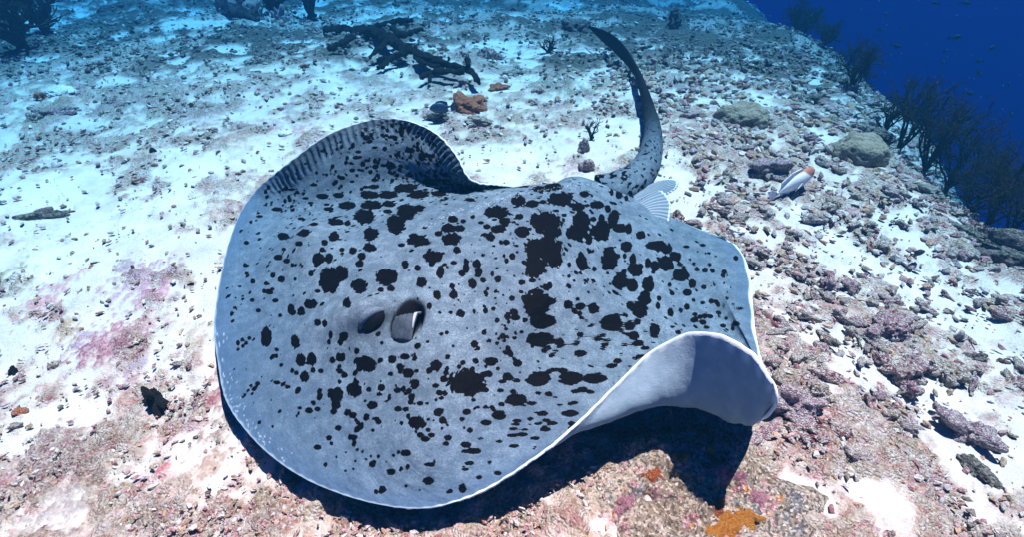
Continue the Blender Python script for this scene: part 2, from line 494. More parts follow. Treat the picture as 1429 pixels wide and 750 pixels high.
NT_, NR_ = 900, 250
th = np.arange(NT_) * 2 * math.pi / NT_
rr = 1 - (1 - np.linspace(0, 1, NR_ + 1)[1:]) ** 1.25
TH, RR = np.meshgrid(th, rr)                       # rows: rings
UV = np.stack([(RR * np.cos(TH)).ravel(), (RR * np.sin(TH)).ravel()], 1)
TOP = disc(UV)
G = lambda a: a.reshape(NR_, NT_, -1)
def grid_normals(P):
    g = G(P)
    dt = np.roll(g, -1, 1) - np.roll(g, 1, 1)
    dr = np.gradient(g, axis=0)
    nn = np.cross(dr, dt)
    return (nn / np.maximum(np.linalg.norm(nn, axis=2, keepdims=True), 1e-9)).reshape(-1, 3)
NRM = grid_normals(TOP)
if NRM[:NT_, 2].mean() < 0:
    NRM = -NRM
def find_uv(px, py, rmax=1.0):
    x, y, d = project(TOP)
    fr = ((CAM - TOP) * NRM).sum(1) > 0
    q = (x - px) ** 2 + (y - py) ** 2 + np.where(fr, 0, 1e6) + np.where(RR.ravel() <= rmax, 0, 1e6)
    return int(np.argmin(q))
# local relief along the skin normal, placed where the photograph shows it
def gauss_bump(px, py, rx, ry, ang, h, power=1.0):
    global TOP
    k = find_uv(px, py)
    x, y, d = project(TOP)
    s = FPX / d[k]
    dx, dy = x - px, y - py
    near = np.linalg.norm(TOP - TOP[k], axis=1) < 3.2 * max(rx, ry) / s
    ca, sa = math.cos(ang), math.sin(ang)
    q = ((dx * ca + dy * sa) / rx) ** 2 + ((-dx * sa + dy * ca) / ry) ** 2
    TOP = TOP + NRM * (np.exp(-q ** power) * near * h)[:, None]
AXA = math.radians(-32)
TOP0 = None
gauss_bump(518, 442, 64, 38, AXA, .048)            # brow over the near eye
gauss_bump(512, 428, 44, 14, AXA, .018)
gauss_bump(524, 452, 30, 11, AXA, -.014)           # eye socket
gauss_bump(440, 345, 46, 26, math.radians(-40), .042)   # brow of the far eye
gauss_bump(520, 395, 60, 24, AXA, -.010)           # dip between the eyes
TOP0, NRM0 = TOP.copy(), NRM.copy()
gauss_bump(566, 449, 29, 19, math.radians(-58), -.034, 2.5)   # spiracle pit
gauss_bump(598, 428, 12, 30, math.radians(-20), .007)
gauss_bump(640, 400, 200, 16, math.radians(-28), .006)
gauss_bump(600, 560, 230, 40, math.radians(-25), -.006)
gauss_bump(860, 360, 22, 70, math.radians(-12), -.010)
nt_ = np.degrees(TH.ravel()) % 360
R_ = RR.ravel()
# ribs across the curled far margin, fin-ray striae elsewhere
band = sstep(.82, .90, R_) * sstep(.995, .95, R_) * sstep(40, 55, nt_) * sstep(142, 122, nt_)
rib = np.sin(np.radians(nt_) * 190 + 1.2 * np.sin(np.radians(nt_) * 9) + R_ * 6)
NRM = grid_normals(TOP)
if NRM[:NT_, 2].mean() < 0:
    NRM = -NRM
wob = sstep(.965, 1.0, R_) * np.sin(np.radians(nt_) * 130) * (0.0003 + .0008 * sstep(40, 60, nt_) * sstep(140, 120, nt_))
TOP = TOP + NRM * (band * 0.0034 * rib + 0.0007 * fbm(UV * 34, 3, 91) + 0.0022 * fbm(UV * 7, 3, 92) + wob)[:, None]
NRM = grid_normals(TOP)
if NRM[:NT_, 2].mean() < 0:
    NRM = -NRM

# thickness: fat trunk, knife-thin fin margin
cen = np.exp(-((UV[:, 0] / .75) ** 2 + (UV[:, 1] / .42) ** 2) ** 1.5)
THK = 0.005 + 0.024 * np.clip(1 - (R_ / .86) ** 3, 0, 1) + 0.085 * cen
dvu = np.tile(np.array([0, 0, 1.0]), (len(TOP), 1))
BOT = TOP - NRM * THK[:, None]
gb = ground_base(BOT[:, 0], BOT[:, 1]) + 0.004
low = (R_ < .8)
BOT[:, 2] = np.where(low, np.minimum(np.maximum(BOT[:, 2], gb - 0.02), TOP[:, 2] - .004), BOT[:, 2])

# pigment: the blotches at their places on the skin (signed distance, metres)
SP = {
 (640,230,4.414): "390,105,75,28;350,165,90,28;585,135,55,20;500,150,45,16;630,210,80,42;370,222,42,32;455,240,40,22;520,228,20,12;740,260,38,25;850,248,42,26;775,180,30,20;235,292,68,38;285,348,35,22;243,395,40,25;195,447,27,22;175,381,22,16;138,356,18,10;86,321,15,11;28,347,17,13;15,393,22,18;375,318,25,18;390,415,40,34;295,477,20,17;540,350,100,58;575,410,55,40;500,400,30,30;525,515,112,70;480,630,66,62;590,575,46,56;755,345,55,62;725,420,62,50;870,410,55,55;802,460,20,32;760,600,35,52;930,575,45,66;945,330,25,40;113,610,25,22;122,660,22,25;45,640,18,28;22,670,22,20;240,708,20,20;85,735,25,25;330,565,18,20;295,592,14,18;280,562,10,12;207,672,10,15;682,615,13,15;748,670,16,18;835,643,14,17;832,715,17,20;900,635,15,18;795,520,9,9;828,532,9,11;680,688,11,11;712,716,10,9;650,310,16,10;600,283,20,8;160,430,18,12;260,478,12,14;560,740,16,16;455,715,20,14;385,730,16,14;920,275,18,20;880,335,18,30;70,215,28,10;130,158,25,10;410,533,10,7;440,395,12,10;830,335,20,15;265,100,26,9;205,130,22,7;700,250,20,14;790,250,16,10",
 (840,340,4.414): "60,110,38,45;110,235,45,55;185,262,32,38;205,160,48,45;190,100,22,36;150,20,35,35;400,122,45,45;328,138,25,32;455,78,35,30;485,198,48,38;557,250,23,25;525,305,27,22;287,250,33,48;235,410,45,52;265,340,38,45;175,382,25,25;65,485,60,50;170,510,28,30;195,570,35,26;325,540,30,50;422,425,20,32;85,305,25,26;345,385,14,26;352,340,13,20;585,160,17,14;635,165,18,18;680,168,16,14;663,130,13,11;825,90,17,16;755,175,18,14;628,270,20,16;673,358,18,16;715,377,14,14;620,367,16,10;523,392,17,20;565,350,12,12;573,438,16,12;607,453,13,13;635,448,18,16;668,452,18,13;565,475,26,16;580,515,22,20;622,487,20,16;645,518,18,10;747,508,20,12;825,497,26,16;806,527,12,14;850,403,26,9;765,463,13,11;692,255,9,10;770,338,12,10;808,375,13,8;283,120,18,30;417,256,13,14;433,308,15,14;485,415,13,17;497,510,17,18;470,548,18,14;452,500,11,15;218,483,20,20;20,625,22,15;135,628,18,15;40,597,20,10;12,567,16,15;230,615,28,22;240,695,24,12;97,725,28,18;120,685,14,12;205,710,20,14;190,625,12,14;265,645,28,14;18,148,17,20;102,77,11,17;140,77,12,20;478,128,18,12;565,125,14,10;505,150,12,12;316,178,12,12;135,175,16,18;15,265,9,11;50,250,8,9;35,183,11,11;842,222,10,7;752,245,8,8;793,273,8,7;543,98,11,8;700,78,11,7;640,60,11,6;590,50,9,6",
 (840,230,4.414): "75,330,30,50;110,390,38,30;235,435,28,25;345,495,65,30;400,520,30,26;165,395,20,35;35,270,17,22;210,85,28,30;105,180,20,30;15,410,34,55;150,205,12,18;60,170,12,20;180,150,10,20;240,40,14,14;120,100,16,12;290,60,10,16;620,495,22,10;520,505,22,8;660,545,14,8",
 (640,380,4.414): "490,190,92,72;515,300,78,48;480,255,45,40;505,418,75,46;625,440,26,30;552,467,20,15;573,516,20,16;600,488,15,13;750,503,38,22;730,437,20,22;750,388,20,22;850,412,22,22;940,310,66,52;832,228,33,32;750,210,27,25;675,200,28,28;745,255,17,17;733,168,14,12;340,250,24,22;350,282,28,18;300,275,20,22;410,297,18,15;328,162,18,16;400,160,15,17;14,257,27,24;165,240,15,18;95,243,10,14;98,446,25,22;85,72,27,30;170,137,13,18;200,552,47,28;362,562,26,22;490,660,65,42;690,655,68,42;640,610,30,20;835,655,66,32;60,685,115,72;165,635,20,15;300,637,24,16;270,676,24,12;358,670,22,15;555,615,20,16;585,603,22,14;890,390,18,16;908,445,20,14;887,473,20,15;940,580,35,14;535,93,17,18;563,85,16,20;830,53,18,20;25,560,16,14;800,335,11,10;827,327,12,12;790,300,10,12;725,353,12,9;345,407,14,11;293,352,11,11;387,370,13,10;280,425,14,9;237,440,13,11;180,427,10,9;490,553,11,8;640,530,12,9;290,503,12,9;120,15,20,20;208,12,12,14",
 (420,490,4.414): "402,85,62,48;360,60,34,20;215,270,48,42;325,245,45,42;340,195,20,16;217,335,28,25;200,375,20,18;245,45,33,26;195,58,18,20;65,55,30,40;27,160,22,32;75,120,17,17;122,125,18,14;268,152,20,17;563,52,27,25;640,37,32,18;612,102,25,24;660,137,36,27;832,93,34,33;552,143,17,14;700,205,30,30;597,245,26,17;495,228,24,20;483,270,20,12;418,240,17,13;645,265,14,11;675,318,18,15;733,325,20,15;603,360,21,17;645,362,20,15;440,338,30,26;320,400,24,19;478,438,20,16;460,420,22,12;350,445,13,13;230,478,20,17;172,540,16,13;325,535,25,18;102,597,22,18;718,445,48,38;735,520,20,18;765,545,30,16;803,520,22,14;783,490,15,13;905,537,25,18;893,573,20,14;645,630,32,22;795,702,33,13;555,742,28,14;847,380,32,23;880,175,26,20;893,138,18,18;830,217,20,16;853,260,25,18;885,262,15,18;865,293,17,12;50,370,23,16;103,360,19,14;77,322,16,15;238,192,13,14;478,652,11,11;570,645,11,9;443,492,12,10;402,670,11,8;620,445,12,11;232,128,11,12;713,125,14,11;545,275,12,8;777,325,12,8;525,312,11,8",
 (640,520,4.414): "358,167,60,36;250,265,42,28;170,312,36,18;515,255,34,16;685,255,48,14;360,300,28,12;352,322,26,11;335,350,25,11;408,354,20,9;330,390,30,13;390,383,33,12;440,288,20,12;540,297,28,9;490,318,24,9;578,314,32,8;45,447,33,18;95,485,45,16;45,488,26,12;65,560,26,13;40,600,22,10;125,648,18,12;240,622,22,14;135,411,16,10;248,427,22,10;535,353,33,8;470,408,28,6;340,455,30,8;50,245,25,19;20,290,17,14;265,198,18,14;215,233,15,12;450,192,30,13;710,188,24,11;765,107,30,17;717,120,24,13;812,122,26,13;555,135,22,15;490,130,18,12;596,155,15,8;335,120,20,15;258,113,22,13;168,110,18,16;92,172,14,12;118,218,15,9;165,215,14,12;622,202,18,8",
 (400,160,5.358): "597,170,20,18;622,200,18,16;495,230,15,25;712,152,13,13;745,155,12,12;860,120,20,45;910,115,15,30;822,211,16,8;658,246,20,10;535,278,22,12;920,265,38,20;980,215,14,15;978,242,14,14;1015,318,28,24;1060,305,26,14;520,320,28,14;605,343,22,12;660,345,15,20;663,390,24,18;775,380,32,30;720,380,18,12;850,382,16,11;480,362,14,12;490,417,20,15;562,417,20,11;603,393,14,9;910,457,22,12;680,455,18,16;1185,450,25,16;1070,500,60,20;650,540,38,16;590,541,22,12;895,548,80,22;620,600,70,28;760,598,70,20;265,608,44,18;390,605,36,18;200,525,26,11;415,472,24,15;490,500,18,11;140,625,24,9;180,660,22,9;315,705,36,14;455,682,60,16;630,675,80,20;770,672,42,20;880,715,55,38;985,700,42,24;600,740,50,25;1135,590,55,15;985,595,80,12;745,722,24,14;40,560,25,9;45,712,18,10;300,672,22,8;820,300,18,14;925,315,16,16",
 (280,140,2.5): "570,408,35,24;683,432,33,32;720,388,35,26;762,377,14,11;595,467,27,22;464,474,18,16;512,430,11,9;432,497,11,10;424,522,9,9;411,553,21,21;448,550,13,18;493,522,9,8;531,525,14,12;590,515,22,15;562,545,14,12;555,570,14,12;385,605,9,10;450,630,36,42;490,605,26,26;648,618,36,28;553,648,27,24;770,635,18,17;714,573,12,15;757,586,11,11;836,603,13,22;812,545,30,20;806,572,10,8;894,523,13,12;875,485,32,22;865,445,25,16;900,447,18,10;830,465,13,10;760,492,40,9;700,505,12,7;745,475,18,10;880,415,18,12;883,567,12,7;912,605,13,11;965,570,12,14;970,600,12,16;927,585,10,16;948,640,14,17;825,680,14,16;881,680,15,16;877,650,10,10;797,718,10,11;665,658,14,10;628,662,11,8;510,708,14,18;380,712,20,16;350,738,14,14;315,728,10,14;360,462,22,14;288,475,20,13;343,500,13,9;270,548,16,10;300,560,11,9;282,625,12,11;252,612,9,9;240,670,14,9;222,668,8,7;182,632,8,9;155,575,7,6;160,497,9,7;425,335,22,9;395,295,14,5;265,380,18,6;205,405,12,4;350,413,12,4;395,432,15,6;480,330,18,8;510,365,28,10;590,365,30,8;470,425,26,13;655,388,12,8;260,700,10,8;180,698,9,6;120,725,8,5;228,640,8,7;250,660,8,6;160,605,7,6;320,575,7,7;330,625,6,6;290,520,8,6;655,360,20,10",
 (280,400,2.206): "202,155,16,28;290,170,13,20;340,55,18,14;310,75,10,12;278,70,10,16;360,112,10,11;382,115,8,12;235,297,11,6;268,310,8,6;175,300,8,7;155,307,5,5;295,267,7,7;282,260,6,8;370,260,9,6;320,278,13,16;340,228,16,18;308,228,16,18;430,220,18,14;440,155,14,15;480,200,8,9;333,382,11,9;305,375,7,5;345,358,7,6;395,467,8,7;360,497,10,9;586,573,13,9;702,600,16,12;540,633,7,8;632,615,5,6;115,175,6,8;128,165,6,6;140,175,6,6;150,160,6,6;130,185,6,6;115,195,6,5;233,215,6,7;248,243,6,6;233,195,7,6;430,172,9,11;400,150,6,12;395,172,6,9;430,262,8,7;443,275,9,8;210,15,10,7;195,12,5,5;95,85,5,7;178,75,8,6;160,43,6,6;245,90,7,6;360,15,9,6",
}
spots = []
for (ox, oy, s), txt in SP.items():
    for q in txt.split(';'):
        a = [float(w) for w in q.split(',')]
        rx_, ry_ = a[2] / s * 1.06, a[3] / s * 1.06
        spots.append((ox + a[0] / s, oy + a[1] / s, max(rx_, .42 * ry_), max(ry_, .42 * rx_)))
PX, PY, PD = project(TOP)
FRONT = ((CAM - TOP) * NRM).sum(1) > 0
SDF = np.full(len(TOP), 0.03)
jit = fbm(UV * 60, 3, 101, 0.6)
jit2 = fbm(UV * 150, 2, 103, 0.6)
big = []
for (px, py, rx, ry) in spots:
    q = (PX - px) ** 2 + (PY - py) ** 2 + np.where(FRONT & (R_ < .97), 0, 1e6)
    k = int(np.argmin(q))
    if q[k] > 60:
        continue
    rm = max(rx, ry) * PD[k] / FPX
    near = np.nonzero(((TOP - TOP[k]) ** 2).sum(1) < (2.6 * rm + 0.02) ** 2)[0]
    d = np.sqrt(((PX[near] - px) / rx) ** 2 + ((PY[near] - py) / ry) ** 2)
    f = math.sqrt(rx * ry) * PD[k] / FPX
    vd = (CAM - TOP[k]) / np.linalg.norm(CAM - TOP[k])
    if float(NRM[k] @ vd) < .5 and R_[k] > .5 and 268 < nt_[k] < 325:
        d = np.linalg.norm(TOP[near] - TOP[k], axis=1) / (.8 * rm)
    ragged = (0.16 * jit[near] + 0.10 * jit2[near]) * min(1.0, min(rx, ry) / 7)
    SDF[near] = np.minimum(SDF[near], (d - 1 + ragged) * f)
    big.append((k, f))
# the fine peppering between them
ANCH = UV[[b[0] for b in big]]
tries = 0
made = 0
while made < 2100 and tries < 14000:
    tries += 1
    a, r = random.uniform(0, 2 * math.pi), math.sqrt(random.random()) * .95
    u, v = r * math.cos(a), r * math.sin(a)
    near_eye = math.hypot(u + .52, v + .17) < .10
    prob = 0.25 + 0.75 * float(np.exp(-((u - .35) / .5) ** 2)) * (0.6 + 0.4 * math.cos(a)) + (0.45 if v > .15 else 0) + (0.2 if u > .5 else 0)
    if u < -.55:
        prob *= 0.55
    if v < -.7 and u < .2:
        prob *= 0.35
    if near_eye or random.random() > prob:
        continue
    k = int((np.clip(np.searchsorted(rr, r), 0, NR_ - 1)) * NT_ + int(a / (2 * math.pi) * NT_) % NT_)
    rm = random.choice((.0020, .0024, .0028, .0034, .0040, .0048, .006, .0075))
    kr, ka = k // NT_, k % NT_
    wa = min(NT_ // 2, int(22 / max(r, .05)) + 2)
    near = (np.clip(np.arange(kr - 9, kr + 10), 0, NR_ - 1)[:, None] * NT_ + (np.arange(ka - wa, ka + wa + 1) % NT_)[None]).ravel()
    d = np.linalg.norm(TOP[near] - TOP[k], axis=1)
    SDF[near] = np.minimum(SDF[near], d - rm + 0.0012 * jit[near])
    made += 1
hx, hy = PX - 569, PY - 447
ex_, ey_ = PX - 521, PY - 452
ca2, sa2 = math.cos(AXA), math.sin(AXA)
socket = .75 * np.exp(-(((ex_ * ca2 + ey_ * sa2) / 34) ** 2 + ((-ex_ * sa2 + ey_ * ca2) / 15) ** 2) ** 1.5) * (np.linalg.norm(TOP - TOP[find_uv(521, 452)], axis=1) < .12)  # shade round the near eye, painted dark on the skin
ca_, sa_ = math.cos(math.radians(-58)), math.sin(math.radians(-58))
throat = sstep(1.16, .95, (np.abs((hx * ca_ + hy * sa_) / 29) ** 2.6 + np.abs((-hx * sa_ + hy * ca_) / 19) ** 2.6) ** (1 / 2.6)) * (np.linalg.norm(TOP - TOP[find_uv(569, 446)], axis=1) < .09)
dent = np.zeros(len(TOP))
for k in range(260):
    if k < 170:
        u, v = random.uniform(-.15, .92), random.gauss(0, .010)
    else:
        a = math.radians(random.uniform(172, 215)); r0 = 1 - abs(random.gauss(0, .02)) - .012
        u, v = r0 * math.cos(a), r0 * math.sin(a)
    w = np.nonzero((np.abs(UV[:, 0] - u) < .012) & (np.abs(UV[:, 1] - v) < .012))[0]
    if len(w):
        dent[w] = np.maximum(dent[w], sstep(.0032, .0015, np.hypot(UV[w, 0] - u, UV[w, 1] - v)))
# pale margin line, then shade of the curled far rim painted between its ribs
rim = sstep(.990, .997, R_ + 0.002 * np.sin(np.radians(nt_) * 120))
rim = rim * (1 - .72 * sstep(128, 140, nt_) * sstep(262, 248, nt_))
rim_shade = band * sstep(.2, -.8, rib) * 0.9
rim_shade = np.maximum(rim_shade, 0.95 * sstep(.90, .975, R_) * sstep(30, 60, nt_) * sstep(140, 118, nt_))

# tail: continues the trunk, flattens into the dark fin fold
TL = [(838, 268, 0.13, 0.05, 0.036), (862, 262, 0.14, 0.046, 0.036), (885, 250, 0.14, 0.04, 0.034), (901, 232, 0.13, 0.034, 0.031), (909, 208, 0.115, 0.029, 0.027), (911, 180, 0.1, 0.0235, 0.023), (905, 150, 0.09, 0.0185, 0.018), (897, 122, 0.08, 0.014, 0.016), (888, 100, 0.075, 0.01, 0.018), (874, 79, 0.075, 0.0075, 0.027), (858, 62, 0.08, 0.0065, 0.03), (842, 50, 0.085, 0.005, 0.024), (828, 41, 0.09, 0.0035, 0.012), (821, 37, 0.09, 0.0015, 0.003)]
tc = np.array([at_z(a, b, c) for a, b, c, _, _ in TL])
ta = np.array([(p[3] * (1.45 if i < 6 else 1.45), p[4] * (1.42 if i < 6 else 1.45)) for i, p in enumerate(TL)])
def catmull(P, m):
    P = np.asarray(P, float)
    Q = np.vstack([2 * P[0] - P[1], P, 2 * P[-1] - P[-2]])
    s = np.linspace(0, len(P) - 1 - 1e-6, m)
    i = s.astype(int)
    f = (s - i)[:, None]
    a, b, c, d = Q[i], Q[i + 1], Q[i + 2], Q[i + 3]
    return 0.5 * (2 * b + (c - a) * f + (2 * a - 5 * b + 4 * c - d) * f ** 2 + (3 * b - a - 3 * c + d) * f ** 3)
MT, KT = 240, 40
tcs, tas = catmull(tc, MT), np.maximum(catmull(ta, MT), .001)
tan = np.gradient(tcs, axis=0)
tan /= np.linalg.norm(tan, axis=1, keepdims=True)
side = np.cross(tan, [0, 0, 1.0])
side /= np.linalg.norm(side, axis=1, keepdims=True)
upv = np.cross(side, tan)
ph = np.arange(KT) * 2 * math.pi / KT
ring = tcs[:, None] + side[:, None] * (tas[:, 0][:, None] * np.cos(ph))[:, :, None] + upv[:, None] * (tas[:, 1][:, None] * np.sin(ph))[:, :, None]
TAIL = ring.reshape(-1, 3)
tl_s = np.repeat(np.linspace(0, 1, MT), KT)
tl_p = np.tile(ph, MT)
TAIL = TAIL + 0.002 * np.repeat(side, KT, 0) * fbm(TAIL * 40, 2, 120)[:, None] * (1 - tl_s)[:, None]
arc = np.concatenate([[0], np.cumsum(np.linalg.norm(np.diff(tcs, axis=0), axis=1))])
ts = np.full(len(TAIL), 0.02)
for k in range(560):
    i = int(random.random() ** 1.3 * MT * .62)
    j = random.randrange(KT)
    c0 = TAIL[i * KT + j]
    rl = random.uniform(.003, .008) * (1.5 if random.random() < .12 else 1)
    dv = TAIL - c0
    al = dv @ tan[i]
    pe = np.linalg.norm(dv - al[:, None] * tan[i], axis=1)
    ts = np.minimum(ts, (np.sqrt((al / 2.0) ** 2 + pe ** 2) - rl * .62) + 0.0015 * fbm(TAIL * 90, 1, 130))
dk = .25 * sstep(.06, .2, tl_s) + .75 * sstep(.24, .48, tl_s)

# one continuous skin: top + underside sharing the margin, then the tail
nv = len(TOP)
c_top = disc(np.zeros((1, 2)))
c_bot = c_top - np.array([[0, 0, .10]])
BR = np.arange(4, NR_, 5)
NB_ = len(BR)
BI = (BR[:, None] * NT_ + np.arange(NT_)[None]).ravel()
nb = len(BI)
V = np.vstack([TOP, BOT[BI], c_top, c_bot, TAIL])
qb = (np.arange(NB_ - 1)[:, None] * NT_ + np.arange(NT_)[None]).ravel()
qb2 = (np.arange(NB_ - 1)[:, None] * NT_ + (np.arange(NT_)[None] + 1) % NT_).ravel()
q = (np.arange(NR_ - 1)[:, None] * NT_ + np.arange(NT_)[None]).ravel()
q2 = (np.arange(NR_ - 1)[:, None] * NT_ + (np.arange(NT_)[None] + 1) % NT_).ravel()
Ft = np.stack([q, q + NT_, q2 + NT_, q2], 1)
Fb = np.stack([qb, qb + NT_, qb2 + NT_, qb2], 1)[:, ::-1] + nv
a0 = (NR_ - 1) * NT_ + np.arange(NT_)
a1 = (NR_ - 1) * NT_ + (np.arange(NT_) + 1) % NT_
e0, e1 = nv + (NB_ - 1) * NT_ + np.arange(NT_), nv + (NB_ - 1) * NT_ + (np.arange(NT_) + 1) % NT_
Fr = np.stack([a0, e0, e1, a1], 1)
b0, b1 = np.arange(NT_), (np.arange(NT_) + 1) % NT_
Fc = np.stack([np.full(NT_, nv + nb), b0, b1, b1], 1)[:, :3]
Fd = np.stack([np.full(NT_, nv + nb + 1), b1 + nv, b0 + nv], 1)
o0 = nv + nb + 2
i0 = (np.arange(MT - 1)[:, None] * KT + np.arange(KT)[None]).ravel() + o0
i1 = (np.arange(MT - 1)[:, None] * KT + (np.arange(KT)[None] + 1) % KT).ravel() + o0
Fl = np.stack([i0, i1, i1 + KT, i0 + KT], 1)
quads = np.vstack([Ft, Fb, Fr, Fl])
tris = np.vstack([Fc, Fd])
allF = np.vstack([quads[:, [0, 1, 2]], quads[:, [0, 2, 3]], tris])

t = NT('ray_skin')
v = t.coord('Object')
sd = t.attr('blotch')
und = t.attr('under')
rimn = t.attr('rim')
rim_shd = t.attr('rim_shade')
drk = t.attr('dark')
fine = t.noise(v, 260, 3, 0.7)
mid = t.noise(v, 36, 4, 0.6)
wide = t.noise(v, 6, 3, 0.5)
skin = t.mix(t.remap(fine, 0.35, 0.68), (.084, .140, .184), (.176, .262, .318))
skin = t.mix(t.remap(mid, 0.38, 0.66), t.mix(0.5, skin, (.033, .062, .092)), skin)
skin = t.mix(t.remap(wide, 0.35, 0.7), t.mix(0.4, skin, (.040, .075, .11)), skin)
skin = t.mix(t.math('MULTIPLY', t.attr('margin'), .72), skin, (.046, .098, .172))  # bluish shade painted into the skin towards the disc edge
edge = t.math('ADD', sd, t.math('MULTIPLY', t.math('SUBTRACT', t.noise(v, 210, 3, 0.6), 0.5), 0.005))
ink = t.remap(edge, 0.0007, -0.0007)
inkc = t.mix(t.remap(fine, .45, .75), (.0012, .0012, .0014), (.004, .0035, .004))
skin = t.mix(ink, skin, inkc)
skin = t.mix(t.math('MULTIPLY', rim_shd, 0.45), skin, (.010, .011, .014))  # painted shade of the curled far rim
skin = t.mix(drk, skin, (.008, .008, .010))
belly = t.mix(t.remap(mid, .3, .7), (.165, .27, .345), (.21, .325, .40))
skin = t.mix(und, skin, belly)
skin = t.mix(rimn, skin, (.52, .70, .78))
nrm = t.bump(t.math('ADD', t.math('MULTIPLY', fine, .6), mid), 0.35, 0.004)
m_ray = t.done(skin, 0.7, nrm, 0.03)
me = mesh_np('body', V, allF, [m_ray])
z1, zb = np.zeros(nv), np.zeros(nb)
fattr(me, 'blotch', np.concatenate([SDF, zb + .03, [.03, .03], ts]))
fattr(me, 'under', np.concatenate([z1, zb + 1, [0, 1], np.zeros(len(TAIL))]))
rimtail = 0.0 * tl_s
fattr(me, 'rim', np.concatenate([np.maximum(rim, dent * .4), (rim * .8)[BI], [0, 0], rimtail]))
margin_shade = (.55 * sstep(.45, .95, R_) + .45 * sstep(.88, .98, R_)) * sstep(120, 145, nt_) * sstep(300, 275, nt_) + .6 * sstep(.93, .99, R_) * sstep(335, 345, nt_)  # dimmer, bluer light on the near and left disc, painted as skin colour
fattr(me, 'margin', np.concatenate([np.clip(margin_shade, 0, 1), zb, [0, 0], np.zeros(len(TAIL))]))
fattr(me, 'rim_shade', np.concatenate([rim_shade, zb, [0, 0], np.zeros(len(TAIL))]))
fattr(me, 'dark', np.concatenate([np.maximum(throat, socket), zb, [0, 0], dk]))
base = np.array([TOP[:, 0].mean(), TOP[:, 1].mean(), 0.0])
me.transform(Matrix.Translation(Vector(-base)))
ray = tag(empty('stingray', base), 'large grey stingray with black blotches hovering low over the sand, one wing curled up', 'stingray')
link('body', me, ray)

def px_frame(px, py):
    """a point on the skin under a photo pixel, with its normal, and metres per pixel there"""
    PX2, PY2, PD2 = project(TOP)
    k = int(np.argmin((PX2 - px) ** 2 + (PY2 - py) ** 2 + np.where(FRONT, 0, 1e6)))
    return TOP[k].copy(), NRM[k].copy(), PD2[k] / FPX

def plain(name, c, rough=0.6, spec=0.3, nscale=60, var=0.3, bump=0.0):
    t = NT(name)
    v = t.coord('Object')
    nn = t.noise(v, nscale, 4, 0.6)
    lo = tuple(x * (1 - var) for x in c)
    hi = tuple(min(1, x * (1 + var)) for x in c)
    return t.done(t.mix(t.remap(nn, .3, .7), lo, hi), rough, t.bump(nn, bump, 0.005) if bump else None, spec)
m_eye = plain('eye_ball', (.006, .006, .007), 0.25, 0.12, 200, .4)
m_pupil = plain('pupil_dark', (.002, .002, .0025), 0.12, 0.25)
m_hole = plain('gill_dark', (.006, .006, .008), 0.9, 0.1)

def basis(nrmv, along):
    w = nrmv / np.linalg.norm(nrmv)
    a = along - w * (along @ w)
    a /= np.linalg.norm(a)
    return a, np.cross(w, a), w
def ellipsoid(c, ax, rad, m=28, k=16, fn=None):
    V = []
    for i in range(k + 1):
        f = math.pi * i / k
        for j in range(m):
            g = 2 * math.pi * j / m
            p = np.array([math.sin(f) * math.cos(g), math.sin(f) * math.sin(g), math.cos(f)])
            V.append(c + sum(ax[q] * (rad[q] * p[q]) for q in range(3)))
    F = [(i * m + j, (i + 1) * m + j, (i + 1) * m + (j + 1) % m, i * m + (j + 1) % m) for i in range(k) for j in range(m)]
    return np.array(V), np.array(F)
def surf_obj(name, V, F, mat, parent, smooth=True):
    return link(name, mesh_np(name, np.asarray(V) - base, F, [mat], smooth), parent)

# near eye in its socket
pc, pn, s = px_frame(521, 447)
p2, _, _ = px_frame(540, 432)
ax = basis(pn + 0.8 * (CAM - pc) / np.linalg.norm(CAM - pc), p2 - pc)
V_, F_ = ellipsoid(pc - ax[2] * .004, ax, (.030, .0215, .016))
eye = surf_obj('eye', V_, F_, m_eye, ray)
V_, F_ = ellipsoid(pc + ax[2] * .0045 + ax[0] * .003, ax, (.014, .0085, .0058))
surf_obj('pupil', V_, F_, m_pupil, eye)
# lids: a soft fold above and below the eyeball
def arc_tube(name, pts, rad, mat, parent, k=12, m=40):
    P = catmull(np.array(pts), m)
    T = np.gradient(P, axis=0)
    T /= np.linalg.norm(T, axis=1, keepdims=True)
    S = np.cross(T, ax[2]); S /= np.linalg.norm(S, axis=1, keepdims=True)
    U = np.cross(S, T)
    a = np.arange(k) * 2 * math.pi / k
    tp = np.sin(np.linspace(0.02, math.pi - .02, m)) ** .6
    R = rad * tp
    V = (P[:, None] + S[:, None] * (R[:, None] * np.cos(a))[:, :, None] + U[:, None] * (R[:, None] * np.sin(a))[:, :, None]).reshape(-1, 3)
    F = [(i * k + j, i * k + (j + 1) % k, (i + 1) * k + (j + 1) % k, (i + 1) * k + j) for i in range(m - 1) for j in range(k)]
    return surf_obj(name, V, np.array(F), mat, parent)
t = NT('ray_lid_shaded')
v = t.coord('Object')
fn_ = t.noise(v, 260, 3, .7)
m_lid = t.done(t.mix(t.remap(fn_, .35, .68), (.03, .04, .055), (.075, .09, .11)), 0.5, t.bump(fn_, .3, .003), .35)  # lower lid coloured darker to carry the shade under the eye
t = NT('ray_brow')
v = t.coord('Object')
fn_ = t.noise(v, 260, 3, .7)
m_brow = t.done(t.mix(t.remap(fn_, .35, .68), (.06, .10, .14), (.115, .175, .22)), 0.6, t.bump(fn_, .3, .003), .05)
up_pts = [pc + ax[0] * (x * .034) + ax[1] * (.0165 * (1 - x * x) + .001) + ax[2] * (.009 * (1 - x * x) - .004) for x in (-1, -.6, -.2, .2, .6, 1)]
dn_pts = [pc + ax[0] * (x * .034) - ax[1] * (.0185 * (1 - x * x) + .001) + ax[2] * (.003 * (1 - x * x) - .005) for x in (-1, -.6, -.2, .2, .6, 1)]
sg = 1 if (ax[1] @ UPV) > 0 else -1
